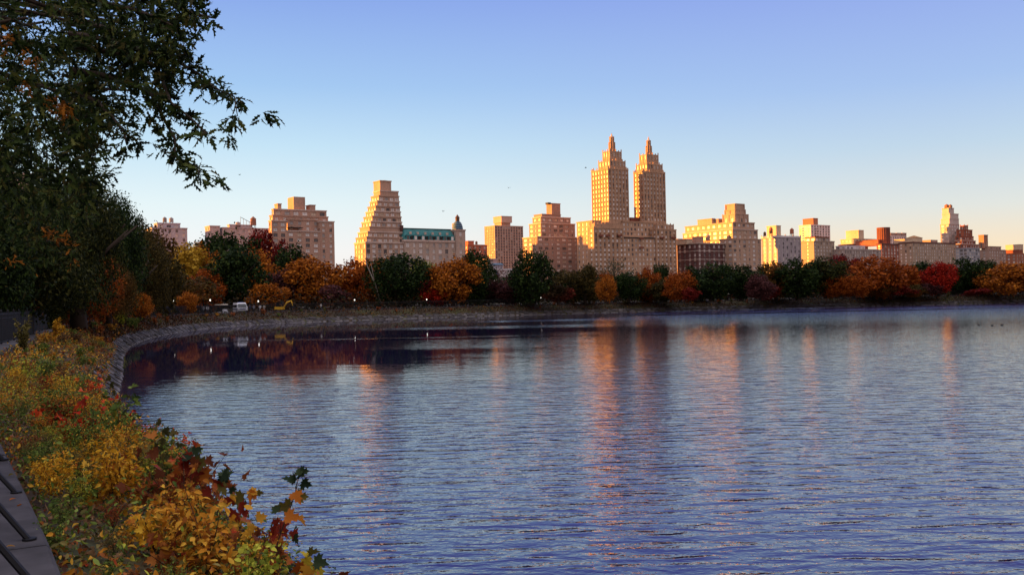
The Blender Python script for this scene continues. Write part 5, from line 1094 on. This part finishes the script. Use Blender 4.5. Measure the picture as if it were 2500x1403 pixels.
# vehicles behind the railing
WHITE = solid('white_paint', (.7, .72, .78), .3, .05, 2); BLUE = solid('blue_paint', (.03, .05, .22), .35, .1, 2); YEL = solid('digger_yellow', (.75, .42, .03), .4, .1, 2); RUB = solid('tyre_rubber', (.015, .015, .015)); CREAMP = solid('cream_plastic', (.62, .55, .45), .5, .05, 2); VG = solid('vehicle_glass', (.02, .025, .04), .08, .1, 1, spec=1)
def onpath(px_, t_): return at(min((abs(PX((*at(s, t_)[0], 3))[0]-px_), s) for s in np.arange(SC+40, 330, .5) if at(s, t_)[0][1] > 5)[1], t_)[0]
def wheels(root, xs, ys, r_=.34, w_=.22):
    for x in xs:
        for y in ys:
            mb = MB(); mb.tube([(x-w_/2, y, r_), (x+w_/2, y, r_)], r_, 14); wh = mb.build('wheel', RUB, root); mb = MB(); mb.tube([(x-w_/2-.01, y, r_), (x+w_/2+.01, y, r_)], r_*.5, 10); mb.build('rim', solid('rim_metal', (.4, .4, .42), .4), wh)
p = onpath(586, -4.2); van = empty('police_van', (p[0], p[1], 2.06), R(28)); tag(van, 'white and blue van parked behind the railing between cart and digger', 'van')
mb = MB(); mb.prism([(-.98, -2.3), (.98, -2.3), (1, 2.4), (-1, 2.4)], .35, 1.05); mb.prism([(-.98, -2.28), (.98, -2.28), (1, 2.4), (-1, 2.4)], 1.051, 2.15, 0, [(-.8, -1.2), (.8, -1.2), (.86, 2.3), (-.86, 2.3)]); mb.build('body', WHITE, van)
mb = MB(); mb.prism([(-.86, -2.22), (.86, -2.22), (.86, -2.0), (-.86, -2.0)], 1.12, 1.95, 0, [(-.72, -1.42), (.72, -1.42), (.72, -1.2), (-.72, -1.2)]); mb.build('windscreen', VG, van)
mb = MB(); mb.box(-1.012, -.97, -1.2, 2.2, 1.25, 1.75); mb.box(.97, 1.012, -1.2, 2.2, 1.25, 1.75); mb.build('side_window', VG, van)
mb = MB(); mb.box(-1.02, -.99, -2.1, 2.3, .75, .98); mb.box(.99, 1.02, -2.1, 2.3, .75, .98); mb.box(-.6, .6, -2.33, -2.29, .85, .99); mb.build('stripe', BLUE, van)
for x in (-.72, .72): mb = MB(); mb.box(x-.16, x+.16, -2.34, -2.28, .72, .88); mb.build('headlight', solid('headlight_glass', (.85, .85, .8), .2), van)
mb = MB(); mb.box(-.95, .95, -2.38, -2.28, .35, .55); mb.build('bumper', IRON, van); mb = MB(); mb.box(-.5, .5, -.3, -.05, 2.15, 2.27); mb.build('light_bar', BLUE, van); wheels(van, (-.88, .88), (-1.5, 1.5))
p = onpath(541, -4.2); gc = empty('golf_cart', (p[0], p[1], 2.06), R(60)); tag(gc, 'open utility cart with flat cream roof behind the railing left of the van', 'cart')
mb = MB(); mb.box(-.6, .6, -1.1, 1.1, .28, .5); mb.prism([(-.55, -1.15), (.55, -1.15), (.55, -.7), (-.55, -.7)], .5, .95, 0, [(-.45, -.95), (.45, -.95), (.45, -.72), (-.45, -.72)]); mb.build('body', WHITE, gc)
mb = MB(); mb.box(-.55, .55, 0, .5, .5, .75); mb.box(-.55, .55, .5, .6, .75, 1.2); mb.build('seat', RUB, gc)
mb = MB(); mb.prism([(-.68, -1.1), (.68, -1.1), (.68, 1.2), (-.68, 1.2)], 1.78, 1.92, 0, [(-.6, -1), (.6, -1), (.6, 1.1), (-.6, 1.1)]); mb.build('roof', CREAMP, gc)
for x in (-.57, .57):
    for y in (-.8, .9): mb = MB(); mb.tube([(x, y, .5), (x, y+.05, 1.78)], .02, 6); mb.build('roof_post', IRON, gc)
wheels(gc, (-.55, .55), (-.75, .75), .24, .16)
p = onpath(682, -3.6); dg_ = empty('digger', (p[0], p[1], 2.06), R(75)); tag(dg_, 'small yellow digger with bent boom raised above the kerb', 'digger')
for x in (-.65, .65): mb = MB(); mb.tube([(x-.16, -.85, .25), (x+.16, -.85, .25)], .25, 10); mb.tube([(x-.16, .85, .25), (x+.16, .85, .25)], .25, 10); mb.box(x-.16, x+.16, -.85, .85, 0, .5); mb.build('track', RUB, dg_)
mb = MB(); mb.box(-.7, .7, -.8, .9, .55, 1.15); mb.build('body', YEL, dg_)
cb = MB(); cb.box(-.65, .1, -.6, .5, 1.152, 1.28); cb.box(-.65, .1, -.6, .5, 2.0, 2.1)
for x in (-.63, .05):
    for y in (-.58, .45): cb.box(x, x+.06, y, y+.06, 1.28, 2.0)
cab = cb.build('cab', IRON, dg_); mb = MB(); mb.box(-.6, .05, -.555, -.54, 1.28, 2.0); mb.box(-.6, .05, .46, .475, 1.28, 2.0); mb.build('cab_glass', VG, cab)
mb = MB(); mb.tube([(.35, -.7, 1.0), (.35, -1.5, 2.05), (.35, -2.5, 2.35)], [.18, .16, .12], 6); mb.build('boom', YEL, dg_)
mb = MB(); mb.tube([(.35, -2.45, 2.4), (.35, -2.75, 1.3)], [.12, .09], 6); ar_ = mb.build('arm', YEL, dg_); mb = MB(); mb.prism([(.05, -3.0), (.65, -3.0), (.65, -2.55), (.05, -2.55)], .9, 1.3, 0, [(.1, -2.85), (.6, -2.85), (.6, -2.6), (.1, -2.6)]); mb.build('bucket', IRON, ar_)
# birds
for px_, py_, D_, lb, rz in ((1242, 459, 150, 'small dark bird in the sky left of the twin towers', .3), (1430, 410, 150, 'small bird just left of the left spire', 1.2), (585, 427, 150, 'tiny bird below the oak branches', -.5), (1082, 516, 160, 'tiny bird above the green roofed building', .8)):
    p = W(px_, py_, D_); root = empty('bird', p, rz); tag(root, lb, 'bird'); mb = MB(); mb.tube([(0, -.16, 0), (0, -.06, .02), (0, .08, 0), (0, .2, -.01)], [.012, .045, .04, .01], 6); bd = mb.build('body', IRON, root)
    for sgn in (-1, 1):
        mb = MB(); n = 0; mb.v = [(0, -.07, .02), (sgn*.18, -.08, .11), (sgn*.38, .03, .05), (sgn*.18, .03, .11), (0, .07, .02), (0, -.07, .03), (sgn*.18, -.08, .12), (sgn*.38, .03, .055), (sgn*.18, .03, .12), (0, .07, .03)]
        for f in ((0, 1, 3, 4), (1, 2, 3), (9, 8, 6, 5), (8, 7, 6)): mb.f.append(f if sgn > 0 else tuple(reversed(f))); mb.m.append(0)
        mb.build('wing', IRON, root)
for px_, py_, lb in ((2390, 794, 'leftmost tiny dark duck floating at right on the water'), (2422, 795, 'middle tiny dark duck floating at right on the water'), (2446, 794, 'rightmost tiny dark duck floating on the water near the right edge')):
    d = ray(px_, py_); t_ = -EYE/d.z; root = empty('duck', (d.x*t_, d.y*t_, -.02), rnd.uniform(-.6, .6)); root.scale = (.7, .7, .7); tag(root, lb, 'bird')
    mb = MB(); mb.tube([(-.26, 0, .14), (-.16, 0, .09), (0, 0, .08), (.14, 0, .09), (.2, 0, .13), (.2, 0, .24), (.24, 0, .27), (.33, 0, .25)], [.015, .07, .11, .09, .045, .035, .05, .012], 8); mb.build('body', BARK, root, smooth=True)
    for sg in (-1, 1): mb = MB(); mb.tube([(-.2, sg*.06, .13), (-.02, sg*.095, .12), (.1, sg*.07, .11)], [.01, .035, .02], 6); mb.build('wing', IRON, root)
# fallen leaves on the kerb
for i in range(16):
    s_ = S0+rnd.uniform(4, 16); p, _ = at(s_, rnd.uniform(-.62, -.06)); ar = leaf_arrays(np.array([(0.0, 0, 0)]), rnd.uniform(.035, .07), 'oval', nrm_bias=(0, 0, 3), jit=.1); mk = rnd.choice(['or', 'am', 'rd', 'ol'])
    o = link('fallen_leaf', leaf_mesh('fallen_leaf', [(ar, 0)], [LEAFM[mk]])); o.location = (p[0], p[1], KTOP+.02); tag(o, 'small dry %s leaf scattered on the top of the grey kerb' % {'or': 'orange', 'am': 'ochre', 'rd': 'deep red', 'ol': 'olive'}[mk], 'leaf', 'dry leaves scattered on the kerb ' + mk)
for px_, py_, mk, lb in ((39, 1215, 'or', 'rust red fallen leaf lying on the slab joint of the kerb'), (54, 1229, 'or', 'small rust leaf on the kerb beside the slab joint'), (30, 1113, 'rd', 'dark red leaf on the kerb edge at the upper slab joint'), (34, 1156, 'ol', 'tiny olive leaf on the kerb between two braces'), (38, 1332, 'am', 'pale dry twiggy leaf on the kerb near the bottom edge')):
    d = ray(px_, py_); t_ = (KTOP+.02-EYE)/d.z; ar = leaf_arrays(np.array([(0.0, 0, 0)]), .06, 'oval', nrm_bias=(0, 0, 4), jit=.1); o = link('fallen_leaf', leaf_mesh('fallen_leaf', [(ar, 0)], [LEAFM[mk]])); o.location = (d.x*t_, d.y*t_, KTOP+.018); tag(o, lb, 'leaf')
